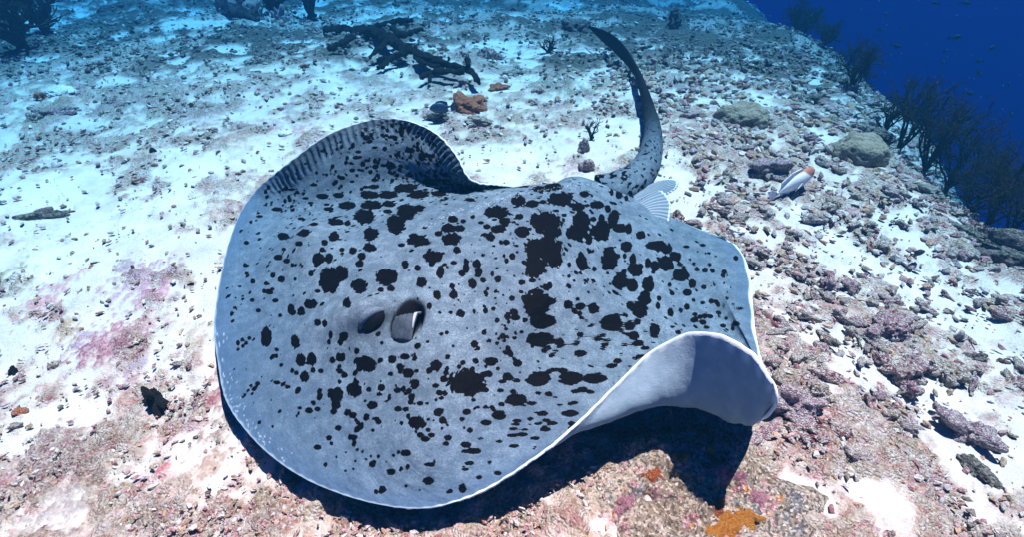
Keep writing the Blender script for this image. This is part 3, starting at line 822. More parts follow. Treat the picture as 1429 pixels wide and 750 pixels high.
arc_tube('upper_lid', up_pts if sg > 0 else dn_pts, .0105, m_brow, eye)
arc_tube('lower_lid', dn_pts if sg > 0 else up_pts, .0045, m_lid, eye)

# spiracle: a dark throat sunk in the skin, a ridged flap leaning out of it, its pale free edge
t = NT('spiracle_skin')
v = t.coord('Object')
fn_ = t.noise(v, 60, 3, .7)
m_flap = t.done(t.mix(t.remap(fn_, .3, .7), (.020, .034, .048), (.044, .068, .092)), 0.6, None, .1)
def patch_grid(fn, m=46, k=46):
    g = np.array([[fn(a / (m - 1), b / (k - 1)) for b in range(k)] for a in range(m)]).reshape(-1, 3)
    F = [(i * k + j, i * k + j + 1, (i + 1) * k + j + 1, (i + 1) * k + j) for i in range(m - 1) for j in range(k - 1)]
    return g, np.array(F)
P0x, P0y, P0d = project(TOP0)
def skin0(px, py):
    i = np.argsort((P0x - px) ** 2 + (P0y - py) ** 2 + np.where(FRONT, 0, 1e6))[:6]
    return TOP0[i].mean(0), NRM0[i].mean(0)
cs = {k: skin0(*p) for k, p in dict(tl=(549, 434), tr=(588, 425), br=(571, 479), bl=(537, 475)).items()}
nq = sum(c[1] for c in cs.values()); nq /= np.linalg.norm(nq)
def quad(a, b):      # a: left to right, b: top to bottom
    return (cs['tl'][0] * (1 - a) + cs['tr'][0] * a) * (1 - b) + (cs['bl'][0] * (1 - a) + cs['br'][0] * a) * b
def flap_fn(a, b):
    z = -.010 + .016 * math.sin(math.pi * (.15 + .60 * a)) * math.sin(math.pi * (.25 + .70 * b)) - .034 * (max(0, .26 - b) / .26) ** 1.5 - .012 * (max(0, .3 - a) / .3) * (max(0, b - .7) / .3)
    z += .0022 * math.sin(40 * math.hypot(a + .15, .7 * (b - .2))) * max(0, 1 - .9 * a)
    z -= .016 * max(0, .14 - a) / .14 + .016 * max(0, b - .88) / .12
    return quad(a * (1 - .10 * (1 - b) * 0), .03 + .97 * b) + nq * z
V_, F_ = patch_grid(flap_fn, 90, 60)
spir = surf_obj('spiracle', V_, F_, m_flap, ray)
spir.modifiers.new('thick', 'SOLIDIFY').thickness = .004
m_pale = plain('pale_skin', (.20, .27, .33), .5, .3, 90, .15)
def edge_fn(a, b):
    q = .02 + .62 * b
    w = .11 * math.sin(math.pi * (.25 + .72 * b))
    return flap_fn(1.0 - w * (1 - a), q) + nq * .004
V_, F_ = patch_grid(edge_fn, 8, 30)
fe = surf_obj('flap_edge', V_, F_, m_pale, spir)
fe.modifiers.new('thick', 'SOLIDIFY').thickness = .003

# pelvic fins beside the tail
t = NT('pelvic_skin')
uvn = t.new('Attribute'); uvn.attribute_name = 'fan'
st = t.noise(t.coord('Object'), 160, 3, .6)
sep = t.new('SeparateXYZ'); t.link(uvn.outputs['Vector'], sep.inputs[0])
wv = t.math('SINE', t.math('MULTIPLY', sep.outputs[1], 95.0))
cfin = t.mix(t.remap(wv, -.9, 1.0), (.11, .165, .205), (.19, .265, .315))
cfin = t.mix(t.remap(t.voronoi(t.coord('Object'), 48), .10, .07), cfin, (.01, .01, .012))
cfin = t.mix(t.remap(sep.outputs[0], .93, .97), cfin, (.52, .70, .78))
m_fin = t.done(cfin, .55, t.bump(wv, .3, .003), .3)
def fan(name, root_a, root_b, tip_pts, lift, parent):
    """webbed fin: from a root line to an outline given as pixels with heights"""
    A_, B_ = at_z(*root_a), at_z(*root_b)
    T_ = catmull(np.array([at_z(*p) for p in tip_pts]), 60)
    R_2 = A_[None] + (B_ - A_)[None] * np.linspace(0, 1, 60)[:, None]
    m = 26
    V, uv = [], []
    for i in range(m):
        f = i / (m - 1)
        w = R_2 * (1 - f) + T_ * f
        w[:, 2] += lift * math.sin(math.pi * f) + .0025 * np.sin(np.linspace(0, 95, 60)) * f
        V.append(w)
        uv += [(f, g, 0) for g in np.linspace(0, 1, 60)]
    V = np.vstack(V)
    F = np.array([(i * 60 + j, i * 60 + j + 1, (i + 1) * 60 + j + 1, (i + 1) * 60 + j) for i in range(m - 1) for j in range(59)])
    me = mesh_np(name, V - base, F, [m_fin])
    at_ = me.attributes.new('fan', 'FLOAT_VECTOR', 'POINT')
    at_.data.foreach_set('vector', np.array(uv, np.float32).ravel())
    o = link(name, me, parent)
    md = o.modifiers.new('thick', 'SOLIDIFY')
    md.thickness = .004
    md.offset = 0
    return o
fan('pelvic_fin', (872, 290, .14), (888, 308, .115), [(905, 276, .135), (922, 267, .135), (935, 282, .125), (934, 303, .115), (930, 322, .10)], .012, ray)
fan('pelvic_fin', (884, 272, .14), (884, 284, .13), [(900, 262, .135), (925, 252, .13), (944, 252, .125), (944, 262, .12), (930, 272, .12)], .006, ray)
# ------------------------------------------------------------------ reef rocks, rubble, corals, fish
def ico(sub):
    bm = bmesh.new()
    bmesh.ops.create_icosphere(bm, subdivisions=sub, radius=1.0)
    V = np.array([v.co[:] for v in bm.verts])
    F = np.array([[v.index for v in f.verts] for f in bm.faces])
    bm.free()
    return V, F
ICO = {k: ico(k) for k in (1, 2, 3, 4, 5)}
def lump(seed, sub=2, lobes=4, rough=0.22, sharp=5.0, amp=0.55, squash=(1, 1, .8), fine=True):
    """knobbly coral fragment: a core with lobes, pitted"""
    r_ = np.random.default_rng(seed)
    V, F = ICO[sub]
    L = r_.normal(size=(lobes, 3))
    L /= np.linalg.norm(L, axis=1, keepdims=True)
    r = np.full(len(V), 0.62)
    for l in L:
        r = np.maximum(r, 0.55 + amp * r_.uniform(.5, 1.2) * np.clip(V @ l, 0, 1) ** sharp)
    r = r + rough * fbm(V * 1.9 + seed * 1.7, 3, seed, .6)
    if sub >= 3 and fine:
        r = r + 0.10 * np.abs(fbm(V * 5 + seed, 3, seed + 5, .65)) - .05 * np.abs(fbm(V * 11 + seed, 2, seed + 9, .6))
    return V * r[:, None] * np.array(squash), F
def tube_pts(P, R, k=8, m=None, seed=0, knob=0.0, freq=40.0):
    P, R = np.asarray(P, float), np.asarray(R, float)
    if m:
        W = catmull(np.hstack([P, R[:, None]]), m)
        P, R = W[:, :3], np.maximum(W[:, 3], 1e-4)
    T = np.gradient(P, axis=0)
    T /= np.maximum(np.linalg.norm(T, axis=1, keepdims=True), 1e-9)
    ref = np.array([.13, .21, .97]) if abs(T[:, 2]).mean() < .8 else np.array([1.0, .1, .05])
    S = np.cross(T, ref)
    S /= np.maximum(np.linalg.norm(S, axis=1, keepdims=True), 1e-9)
    U = np.cross(S, T)
    a = np.arange(k) * 2 * math.pi / k
    D = S[:, None] * np.cos(a)[None, :, None] + U[:, None] * np.sin(a)[None, :, None]
    V = P[:, None] + D * R[:, None, None]
    if knob:
        q = V.reshape(-1, 3)
        V = (P[:, None] + D * (R[:, None] * (1 + knob * vnoise(q * freq, seed).reshape(len(P), k)))[:, :, None])
    V = V.reshape(-1, 3)
    n_ = len(P)
    F = [(i * k + j, i * k + (j + 1) % k, (i + 1) * k + (j + 1) % k, (i + 1) * k + j) for i in range(n_ - 1) for j in range(k)]
    V = np.vstack([V, P[:1], P[-1:]])
    F += [(n_ * k, (j + 1) % k, j, j) for j in range(k)] + [(n_ * k + 1, (n_ - 1) * k + j, (n_ - 1) * k + (j + 1) % k, (n_ - 1) * k + (j + 1) % k) for j in range(k)]
    F = np.array(F)
    return V, np.vstack([F[:, [0, 1, 2]], F[F[:, 2] != F[:, 3]][:, [0, 2, 3]]])
def merge(parts):
    Vs, Fs, o = [], [], 0
    for V, F in parts:
        Vs.append(V); Fs.append(F + o); o += len(V)
    return np.vstack(Vs), np.vstack(Fs)
def mpp(g):
    return float((np.asarray(g) - CAM) @ FWD) / FPX

M_R = {
 'cream': rockmat('rubble_cream', (.56, .49, .42), (.46, .28, .27), (.68, .63, .57), 20, .55),
 'mauve': rockmat('rubble_mauve', (.36, .25, .27), (.40, .33, .31), (.66, .60, .56), 20, .5),
 'maroon': rockmat('rubble_maroon', (.25, .075, .085), (.42, .27, .24), (.66, .60, .56), 20, .45),
 'brown': rockmat('rubble_brown', (.32, .23, .16), (.42, .33, .23), (.66, .60, .56), 20, .5),
 'pink': rockmat('crust_pink', (.42, .19, .235), (.34, .19, .27), (.66, .60, .56), 24, .4),
 'purple': rockmat('crust_purple', (.30, .20, .27), (.42, .25, .31), (.66, .60, .56), 24, .5),
 'orange': rockmat('sponge_orange', (.58, .15, .045), (.42, .09, .05), (.55, .30, .20), 30, .4),
 'dark': rockmat('rock_dark', (.09, .085, .075), (.17, .12, .12), (.24, .23, .20), 12, .5),
 'grey': rockmat('rock_grey', (.24, .24, .21), (.30, .20, .21), (.40, .38, .34), 12, .5),
 'black': rockmat('coral_black', (.010, .009, .009), (.018, .014, .013), (.022, .019, .017), 30, .5, 1.2, (.004, .004, .004)),
 'white': rockmat('shell_white', (.74, .72, .68), (.62, .58, .54), (.76, .74, .70), 14, .3, .5, (.40, .37, .33)),
 'boulder': rockmat('boulder_coral', (.24, .21, .15), (.19, .165, .11), (.28, .26, .20), 9, .5, .6),
}
def rock(name, label, cat, px, py, rpx, mat, seed, shape=(1, .8, .7), rot=0.0, sub=3, sink=.35, lobes=5, rough=.24, amp=.5, sharp=4.0, group=None, tilt=0.0, smooth=False):
    g = ground_at(px, py)
    s = rpx * mpp(g) * (1.08 if py > 120 else .92)
    V, F = lump(seed, 5, lobes, rough, 2.0, amp, shape, fine=False) if smooth else lump(seed, 5 if rpx > 15 else 4, lobes + 3, rough, sharp + 2, amp, shape)
    o = link(name, mesh_np(name, V * s, F, [M_R[mat] if isinstance(mat, str) else mat]))
    # rest on the bottom at the pixel where its centre shows
    hz = shape[2] * s * .75
    d = pdir(px, py)
    tq = np.linalg.norm(g - CAM) / np.linalg.norm(d)
    P = CAM + d * tq
    for _ in range(12):
        zc = gz(P[0], P[1]) + hz * (1 - 2 * sink)
        P = CAM + d * ((zc - CAM_H) / d[2])
    o.location = P
    o.rotation_euler = (tilt, 0, rot)
    tag(o, label, cat, group)
    return o

# --- singular rocks, lumps and shells
rock('reef_boulder', 'rounded boulder with a pink flank at the foot of standing black coral', 'boulder', 340, 14, 38, 'mauve', 301, (1, .9, 1), sub=4)
rock('soft_coral', 'small pale pink soft coral tuft beside the pink-flanked boulder', 'coral', 390, 28, 13, 'pink', 302, (.8, .6, 1.2), lobes=9, amp=.9, sharp=10)
rock('rock', 'flat dark rock lying in front of the pink-flanked boulder', 'rock', 338, 40, 20, 'dark', 303, (1.2, .5, .3))
rock('rubble_piece', 'red and violet rubble piece below the black coral stems', 'rubble', 400, 54, 13, 'maroon', 304, (1.4, .6, .6))
rock('sponge', 'small orange sponge on sand below the fallen black coral', 'sponge', 425, 93, 8, 'orange', 305, (1, .8, .6))
rock('rock', 'round maroon rock beside the tip of the fallen black coral', 'rock', 677, 79, 20, 'maroon', 306, (1, .7, .75))
rock('sponge', 'large lumpy orange-red sponge beside the small blue-grey fish', 'sponge', 652, 150, 23, 'orange', 307, (1, .8, .75), lobes=9, sub=4)
rock('sponge', 'small orange-red sponge lump between the big orange sponge and the fallen coral', 'sponge', 695, 122, 13, 'orange', 308, (1.1, .8, .6), lobes=8)
rock('rock', 'brown crusted rock in front of the big orange sponge', 'rock', 668, 170, 16, 'brown', 309, (1.2, .7, .5))
rock('rock', 'dark turf-covered rock right under the small blue-grey fish', 'rock', 612, 163, 16, 'dark', 310, (1, .7, .5))
rock('rock', 'pink crusted pebble on sand past the two orange sponges', 'rock', 750, 130, 10, 'maroon', 311, (1, .8, .7))
rock('rock', 'grey rock lying behind the small orange sponge', 'rock', 717, 103, 15, 'grey', 312, (1.2, .7, .5))
rock('rock', 'dark rounded rock next to the tip of the ray tail', 'rock', 800, 42, 24, 'dark', 313, (1, .8, .8), sub=4)
rock('rock', 'low dark rock under the end of the ray tail', 'rock', 880, 72, 18, 'dark', 314, (1.2, .7, .5))
rock('rock_pinnacle', 'dark narrow rock pinnacle rising behind the ray tail', 'rock', 940, 36, 30, 'dark', 315, (.45, .45, 1.15), sub=4, lobes=3, amp=.3, tilt=.12)
rock('rock', 'dark broken rock around the foot of the pinnacle', 'rock', 945, 68, 22, 'dark', 316, (1.3, .7, .5))
rock('boulder_coral', 'smooth brown-grey boulder coral dome on the sand beyond the tail', 'coral', 1034, 168, 56, 'boulder', 317, (1, .7, .62), sub=4, lobes=2, rough=.09, amp=.2, sink=.45, smooth=True)
rock('boulder_coral', 'dark olive boulder coral dome near the drop-off with sand on its side', 'coral', 1197, 216, 54, 'boulder', 318, (1, .75, .72), sub=4, lobes=3, rough=.10, amp=.25, sink=.42, smooth=True)
rock('rock', 'dark rock leaning on the olive boulder coral', 'rock', 1215, 190, 24, 'dark', 319, (1.2, .7, .6))
rock('sponge', 'upright mauve sponge stub on sand behind the ray back', 'sponge', 814, 206, 16, 'purple', 320, (.6, .6, 1.1), lobes=2, amp=.3, tilt=.3)
rock('rubble_piece', 'cream and pink rubble piece at the foot of the mauve sponge stub', 'rubble', 820, 232, 14, 'pink', 321, (.9, .7, .8))
rock('shell', 'white oval clam shell on rubble near the raised wing', 'shell', 398, 186, 13, 'white', 322, (1, .75, .35), lobes=1, rough=.06, amp=.1)
rock('sand_mound', 'bright white sand-covered mound beside a small orange sponge', 'mound', 85, 130, 26, 'white', 323, (1.1, .7, .4), lobes=2, rough=.12, amp=.2)
rock('sponge', 'small orange sponge on the white mound edge', 'sponge', 56, 136, 9, 'orange', 324, (.9, .7, .8))
rock('black_lump', 'black knobbly coral stub standing alone on white sand before the snout', 'coral', 216, 557, 20, 'black', 325, (.5, .6, 1.0), lobes=7, amp=1.3, sharp=9, sink=.12)
rock('black_lump', 'tiny black coral bit on sand left behind by the purple crusts', 'coral', 18, 518, 8, 'black', 326, (.8, .8, 1))
rock('black_lump', 'tiny black lump by an orange-brown rubble row', 'coral', 213, 211, 7, 'black', 327, (.7, .7, 1.1))
rock('twig', 'short forked dark brown coral twig on white sand', 'coral', 60, 301, 19, 'dark', 328, (1.3, .35, .45), rot=.5, lobes=4, amp=.9)
rock('sponge', 'small bright orange spot of sponge alone on white sand', 'sponge', 127, 373, 10, 'orange', 329, (.6, .8, .25))
rock('rubble_piece', 'round rust-brown pebble beside a violet shard', 'rubble', 45, 167, 10, 'brown', 330, (1, .9, .9))
rock('rubble_piece', 'violet shard propped on rubble beside a rust-brown pebble', 'rubble', 55, 158, 11, 'purple', 331, (1.1, .5, .5), rot=.6)
rock('rubble_piece', 'long pinkish rubble bar in front of the white mound', 'rubble', 84, 158, 19, 'pink', 332, (1.3, .5, .5), rot=.35)
rock('rubble_piece', 'dark maroon rubble knob behind the pinkish rubble bar', 'rubble', 152, 143, 10, 'maroon', 333, (1, .8, .8))
rock('sponge', 'rusty brown tuft of sponge on white sand beside purple crust', 'sponge', 77, 511, 10, 'brown', 334, (.8, .8, .9), lobes=8)
rock('sponge', 'rusty orange lump on sand further from the purple crust', 'sponge', 28, 576, 12, 'orange', 335, (.9, .8, .5))
rock('sponge', 'crimson sponge finger lying on sand below the black coral stub', 'sponge', 226, 664, 11, 'pink', 336, (1.2, .5, .45), rot=-.7)
rock('rock', 'rock with a deep dark hollow and purple crust near the white fish', 'rock', 1072, 237, 30, 'purple', 337, (1.2, .8, .6), sub=4)
rock('rock', 'single brown stone alone on clean sand in front of the white fish', 'rock', 1162, 288, 16, 'brown', 338, (1, .8, .8), sink=.25)
rock('rock', 'smooth dark maroon slab close to the ray rear margin', 'rock', 1081, 455, 21, rockmat('slab_maroon', (.17, .05, .06), (.15, .045, .055), (.24, .10, .10), 16, .4, .6), 339, (.9, .55, .4), rot=-.9, lobes=2, amp=.5)
rock('rubble_piece', 'white bleached coral stub behind the ray rear margin', 'rubble', 1030, 326, 14, 'white', 340, (1, .8, .8), lobes=3)
rock('rock', 'big rounded pink-crusted rock on the rubble slope', 'rock', 1240, 461, 30, 'pink', 341, (1, .85, .85), sub=4, sink=.2)
rock('rock', 'greenish grey rock against the big pink-crusted rock', 'rock', 1212, 476, 18, 'grey', 342, (.9, .7, .7))
rock('rubble_piece', 'bright pink encrusted slab standing in the rubble', 'rubble', 1156, 403, 23, 'pink', 343, (.55, .5, 1.0), tilt=-.4, lobes=3)
rock('coral_heap', 'large mauve knobbly coral heap just beside the curled wing tip', 'coral', 1108, 566, 38, 'purple', 344, (1, .8, .7), sub=4, lobes=10, amp=.6, sharp=7, sink=.3)
rock('rubble_piece', 'yellow-tipped pink rubble knob next to the mauve heap', 'rubble', 1140, 553, 22, 'brown', 345, (1, .8, .8), lobes=6)
rock('coral_branch', 'short magenta coral branch in front of the curled wing tip', 'coral', 1066, 606, 23, 'pink', 346, (1.2, .5, .5), rot=.7, lobes=5, amp=.9)
rock('rubble_piece', 'maroon knobbly rubble bar in front of the mauve heap', 'rubble', 1128, 607, 26, 'maroon', 347, (1.1, .6, .6), rot=-.8, lobes=7, sub=4)
rock('rubble_piece', 'long pink rubble finger pointing away from the mauve heap', 'rubble', 1165, 600, 27, 'maroon', 348, (1.3, .5, .5), rot=-.55, lobes=6, sub=4)
rock('rubble_piece', 'grey-violet block at the end of the pink rubble finger', 'rubble', 1198, 640, 23, 'mauve', 349, (1.1, .7, .7), rot=-.3, lobes=6, sub=4)
rock('coral_heap', 'violet and brown branching rubble heap alone on far side sand', 'coral', 1352, 605, 29, 'purple', 350, (.9, .9, .8), rot=.4, lobes=11, amp=.9, sharp=9, sub=4, sink=.25)
rock('rubble_piece', 'dark rubble slab leaning below the violet branching heap', 'rubble', 1362, 655, 28, 'dark', 351, (.7, 1.0, .5), rot=.3, lobes=5, sub=4)
rock('rock', 'brown pitted chunk on sand with a black crevice beside it', 'rock', 1328, 524, 27, 'brown', 352, (1, .8, .75), sub=4, lobes=6)
rock('rubble_piece', 'black-brown rubble chip leaning on the brown pitted chunk', 'rubble', 1362, 502, 16, 'dark', 353, (1.1, .6, .7))
rock('rubble_piece', 'maroon double-lobed rubble lump between big pink rock and mauve heap', 'rubble', 1262, 520, 26, 'maroon', 354, (1.1, .7, .7), lobes=4, sub=4)
rock('rubble_piece', 'pale pink rubble knob leaning on the maroon double-lobed lump', 'rubble', 1270, 548, 20, 'pink', 355, (.8, .7, .8), lobes=5)
rock('rubble_piece', 'maroon and grey lump by the ray pelvic fin', 'rubble', 945, 305, 17, 'maroon', 356, (.8, .9, .8), lobes=5)
rock('reef_ledge', 'long dark undercut rock ledge running along the drop-off', 'rock', 1402, 352, 52, 'dark', 357, (1.3, .6, .5), rot=-.75, sub=4, lobes=5, sink=.3)
rock('reef_ledge', 'mauve-topped rock shelf above the dark undercut ledge', 'rock', 1390, 300, 48, 'mauve', 358, (1.2, .7, .4), rot=-.8, sub=4, lobes=4, sink=.4)
for k, (px, py, r, m, lab) in enumerate([
    (1120, 140, 26, 'dark', 'dark jagged rock on the drop-off rim nearest the boulder coral dome'), (1075, 90, 24, 'dark', 'dark rubble rock on the rim beyond the boulder coral dome'),
    (1160, 158, 20, 'mauve', 'purplish rock on the rim under the first black bush'), (1025, 72, 22, 'dark', 'low dark rock in the blue haze behind the pinnacle'),
    (1000, 40, 26, 'dark', 'dark reef lump fading into blue beside the pinnacle'), (860, 20, 24, 'dark', 'dark reef lump in blue haze beyond the tail tip'),
    (750, 12, 22, 'grey', 'greyish reef lump far behind the fallen coral'), (640, 22, 20, 'dark', 'dark reef stone just behind the fallen coral'),
    (560, 6, 20, 'dark', 'dark stone in the haze beyond the fallen coral trunk'), (240, 20, 22, 'dark', 'low dark rock on far sand near the pink-flanked boulder'),
    (180, 8, 22, 'dark', 'dark stone on far sand next to the tall black coral'), (1290, 268, 26, 'grey', 'grey turf-topped rock on the rim below the black bushes'),
    (1240, 232, 22, 'brown', 'brown turf rock just past the olive boulder coral'), (1335, 348, 26, 'brown', 'brown crusted rock below the mauve-topped shelf'),
    (1060, 40, 26, 'dark', 'dark reef block on the far rim of the drop-off'), (1300, 310, 18, 'mauve', 'mauve rubble rock beside a swimming dark damselfish')]):
    rock('rock', lab, 'rock', px, py, r * (.72 if py < 150 else .85), m, 400 + k, (1.2, .8, .5), rot=k * 1.3, sub=3, lobes=6, sink=.45)

r5 = random.Random(5)
for k in range(34):
    px, py = r5.uniform(600, 1090), r5.uniform(2, 105)
    if py > 20 + (px - 600) * .2 or (px < 880 and py > 55) or (885 < px < 990 and 15 < py < 80):
        continue
    rock('reef_stone', 'dark turf-covered reef stone in the blue distance beyond the ray tail', 'rock', px, py, r5.uniform(6, 12), 'dark', 1200 + k, (1.3, .9, .45), rot=r5.uniform(0, 6), group='dark reef stones on the far slope')
# --- encrusted reef rock under the curled wing, with its sponge crusts
g = ground_at(985, 700)
m = 110
a_ = np.linspace(0, 2 * math.pi, m, endpoint=False)
rr2 = np.linspace(0.02, 1, 70)
AA, BB = np.meshgrid(a_, rr2)
ex, ey = .235, .165
lx, ly = (ex * BB * np.cos(AA)).ravel(), (ey * BB * np.sin(AA)).ravel()
wob2 = 1 + .18 * fbm(np.stack([np.cos(AA.ravel()) * 2, np.sin(AA.ravel()) * 2], 1), 3, 500)
lx, ly = lx * wob2, ly * wob2
wx, wy = lx + g[0], ly + g[1]
q_ = np.stack([wx, wy], 1)
hgt = 0.030 * (1 - BB.ravel() ** 4) + 0.016 * fbm(q_ * 16, 3, 501) * (1 - BB.ravel() ** 3) + 0.012 * np.abs(fbm(q_ * 45, 3, 502)) * (1 - BB.ravel() ** 6) - .012 * (BB.ravel() ** 6)
pit = np.zeros(len(wx))
for (px, py, r) in [(1002, 643, .013), (905, 690, .010), (985, 655, .008), (938, 662, .007), (1050, 725, .010)]:
    pg = at_z(px, py, .03)
    pit = np.maximum(pit, np.exp(-((wx - pg[0]) ** 2 + (wy - pg[1]) ** 2) / r ** 2))
hgt = hgt - .045 * pit
Vm = np.stack([wx, wy, ground_base(wx, wy) + hgt], 1) - np.array([g[0], g[1], 0])
qi = (np.arange(69)[:, None] * m + np.arange(m)[None]).ravel()
qj = (np.arange(69)[:, None] * m + (np.arange(m)[None] + 1) % m).ravel()
Fm = np.stack([qi, qi + m, qj + m, qj], 1)
t = NT('reef_crust')
v = t.coord('Object')
n1, n2, n3 = t.noise(v, 14, 5, .6), t.noise(v, 26, 4, .6), t.noise(v, 110, 4, .7)
c = t.mix(t.remap(n1, .44, .60), (.20, .16, .11), (.33, .29, .23))
c = t.mix(t.remap(t.noise(v, 19, 4, .6), .55, .62), c, (.13, .14, .15))
c = t.mix(t.remap(n2, .57, .63), c, (.36, .17, .20))
c = t.mix(t.remap(t.noise(v, 33, 3, .5), .63, .68), c, (.30, .09, .12))
c = t.mix(t.remap(t.noise(v, 23, 3, .5), .66, .70), c, (.42, .18, .05))
c = t.mix(t.remap(n3, .55, .70), c, (.07, .05, .04))
c = t.mix(t.math('MULTIPLY', t.attr('pit'), .95), c, (.008, .007, .007))
gr = t.new('TexVoronoi', feature='F1'); t.link(v, gr.inputs['Vector']); gr.inputs['Scale'].default_value = 210.0
gs = t.new('SeparateColor'); t.link(gr.outputs['Color'], gs.inputs[0])
c = t.mix(t.math('MULTIPLY', t.remap(gs.outputs[0], .62, .66), .75), c, t.mix(gs.outputs[2], (.30, .26, .20), (.58, .52, .46)))
c = t.mix(t.math('MULTIPLY', t.remap(gs.outputs[1], .74, .78), .8), c, (.06, .045, .035))
m_crust = t.done(c, .85, t.bump(t.math('ADD', n3, t.math('MULTIPLY', n2, .8)), .9, .012), .2)
me = mesh_np('rock_base', Vm, Fm, [m_crust])
fattr(me, 'pit', pit)
reef = tag(empty('reef_rock', (g[0], g[1], 0)), 'low rock crusted in pink, brown and orange growth below the curled wing', 'rock')
link('rock_base', me, reef)
m_or = rockmat('sponge_crust_orange', (.62, .25, .03), (.55, .18, .03), (.62, .30, .05), 40, .5, 1.0, (.12, .04, .01))
m_rd = rockmat('sponge_crust_red', (.50, .12, .03), (.40, .08, .03), (.50, .2, .08), 40, .5, 1.0, (.08, .02, .01))
m_pk = rockmat('coralline_pink', (.55, .22, .29), (.42, .16, .26), (.58, .36, .38), 40, .5, 1.0, (.12, .04, .06))
def crust(name, px, py, rx, ry, mat, seed, thick=.006, rot=0.0):
    c0 = at_z(px, py, .032)
    s = mpp(c0)
    mm, kk = 40, 10
    aa = np.linspace(0, 2 * math.pi, mm, endpoint=False)
    rad = 1 + .45 * fbm(np.stack([np.cos(aa) * 1.6 + seed, np.sin(aa) * 1.6], 1), 3, seed, .7)
    A2, B2 = np.meshgrid(np.arange(mm), np.linspace(.03, 1, kk))
    u = (B2 * rad[A2] * np.cos(aa[A2])).ravel() * rx * s
    w = (B2 * rad[A2] * np.sin(aa[A2])).ravel() * ry * s * 1.25
    x = c0[0] + u * math.cos(rot) - w * math.sin(rot)
    y = c0[1] + u * math.sin(rot) + w * math.cos(rot)
    b2 = np.sqrt(((x - g[0]) / ex) ** 2 + ((y - g[1]) / ey) ** 2)
    b2 = np.clip(b2, 0, 1)
    q = np.stack([x, y], 1)
    hh = 0.030 * (1 - b2 ** 4) + 0.016 * fbm(q * 16, 3, 501) * (1 - b2 ** 3) + 0.012 * np.abs(fbm(q * 45, 3, 502)) * (1 - b2 ** 6)
    z = ground_base(x, y) + hh + thick * (1 - B2.ravel() ** 4 * 2.2) + .003 * fbm(q * 80, 2, seed)
    V = np.stack([x - g[0], y - g[1], z], 1)
    qi = (np.arange(kk - 1)[:, None] * mm + np.arange(mm)[None]).ravel()
    qj = (np.arange(kk - 1)[:, None] * mm + (np.arange(mm)[None] + 1) % mm).ravel()
    return link(name, mesh_np(name, V, np.stack([qi, qi + mm, qj + mm, qj], 1), [mat]), reef)
crust('sponge_crust', 1015, 738, 44, 17, m_or, 601, rot=.15)
crust('sponge_crust', 1040, 722, 22, 12, m_or, 602)
crust('sponge_crust', 948, 646, 13, 6, m_or, 603)
crust('sponge_crust', 908, 664, 18, 8, m_rd, 604)
crust('sponge_crust', 990, 637, 6, 6, m_or, 605)
crust('coralline_crust', 1000, 662, 22, 10, m_pk, 606)
crust('coralline_crust', 1062, 690, 16, 12, m_pk, 607)
crust('coralline_crust', 1035, 668, 13, 8, m_pk, 608)
crust('coralline_crust', 872, 706, 15, 14, m_pk, 609)
crust('sponge_crust', 1000, 712, 14, 9, m_rd, 610)

# --- corals: the black tree coral lying on the sand
def from_zoom(pts, ox, oy, s):
    return [(ox + x / s, oy + y / s) for x, y in pts]
def lay(pts, r0, r1, z0, z1, seed, m=40, knob=.5, k=10):
    P, R = [], []
    for i, (x, y) in enumerate(pts):
        f = i / (len(pts) - 1)
        gd = ground_at(x, y)
        z = gz(gd[0], gd[1]) + .035 + .75 * (z0 + (z1 - z0) * f)
        p = at_z(x, y, z)
        P.append(p)
        R.append((r0 + (r1 - r0) * f) * mpp(p) * 1.02)
    return tube_pts(P, R, 12, 60, seed, .75, 42)
fc = [ # points in the photograph, start radius, end radius, heights
 ([(235,150),(330,140),(430,138),(510,170),(600,212),(680,252),(760,282),(870,312),(905,330),(935,368)], 6.5, 4.2, .06, .04),
 ([(240,148),(300,135),(400,150),(500,150)], 6.5, 6, .07, .08), ([(430,138),(510,108),(580,95),(635,90)], 5, 3.2, .06, .12), ([(500,168),(590,155),(680,132)], 5, 2.5, .06, .10),
 ([(380,155),(320,190),(255,220)], 4.5, 3.2, .06, .02), ([(520,185),(480,225),(440,258)], 4.2, 2.4, .06, .02), ([(620,228),(545,258),(480,308)], 5, 3.4, .06, .02),
 ([(570,250),(520,262),(472,272)], 3.2, 2.2, .05, .03), ([(880,262),(886,290),(892,318)], 4.4, 4.6, .12, .05), ([(870,322),(780,322),(715,332),(668,352)], 4.6, 2.6, .05, .02),
 ([(720,330),(716,350),(714,368)], 2.6, 2.0, .04, .01), ([(640,235),(650,262),(700,290),(760,300)], 3.5, 2.5, .05, .03), ([(470,150),(540,190),(600,225)], 6, 5, .07, .06), ([(600,165),(560,140),(540,118)], 3.5, 2.5, .07, .11), ([(790,290),(800,268),(796,256)], 2.4, 1.6, .06, .10), ([(680,255),(715,262),(770,262)], 3, 2.2, .06, .07)]
b0_ = ground_at(*from_zoom([(560, 210)], 380, 0, 3.248)[0])
fallen = tag(empty('fallen_black_coral', b0_), 'black knobbly tree coral lying fallen across the sand', 'coral')
for k, (pts, r0, r1, z0, z1) in enumerate(fc):
    V_, F_ = lay(from_zoom(pts, 380, 0, 3.248), r0, r1, z0, z1, 700 + k)
    link('trunk' if k == 0 else 'branch', mesh_np('branch', V_ - b0_, F_, [M_R['black']]), fallen)
rock('rubble_piece', 'small black and white rubble knob at the fallen coral branch end', 'rubble', 451, 66, 7, 'white', 360, (1, .8, .9))

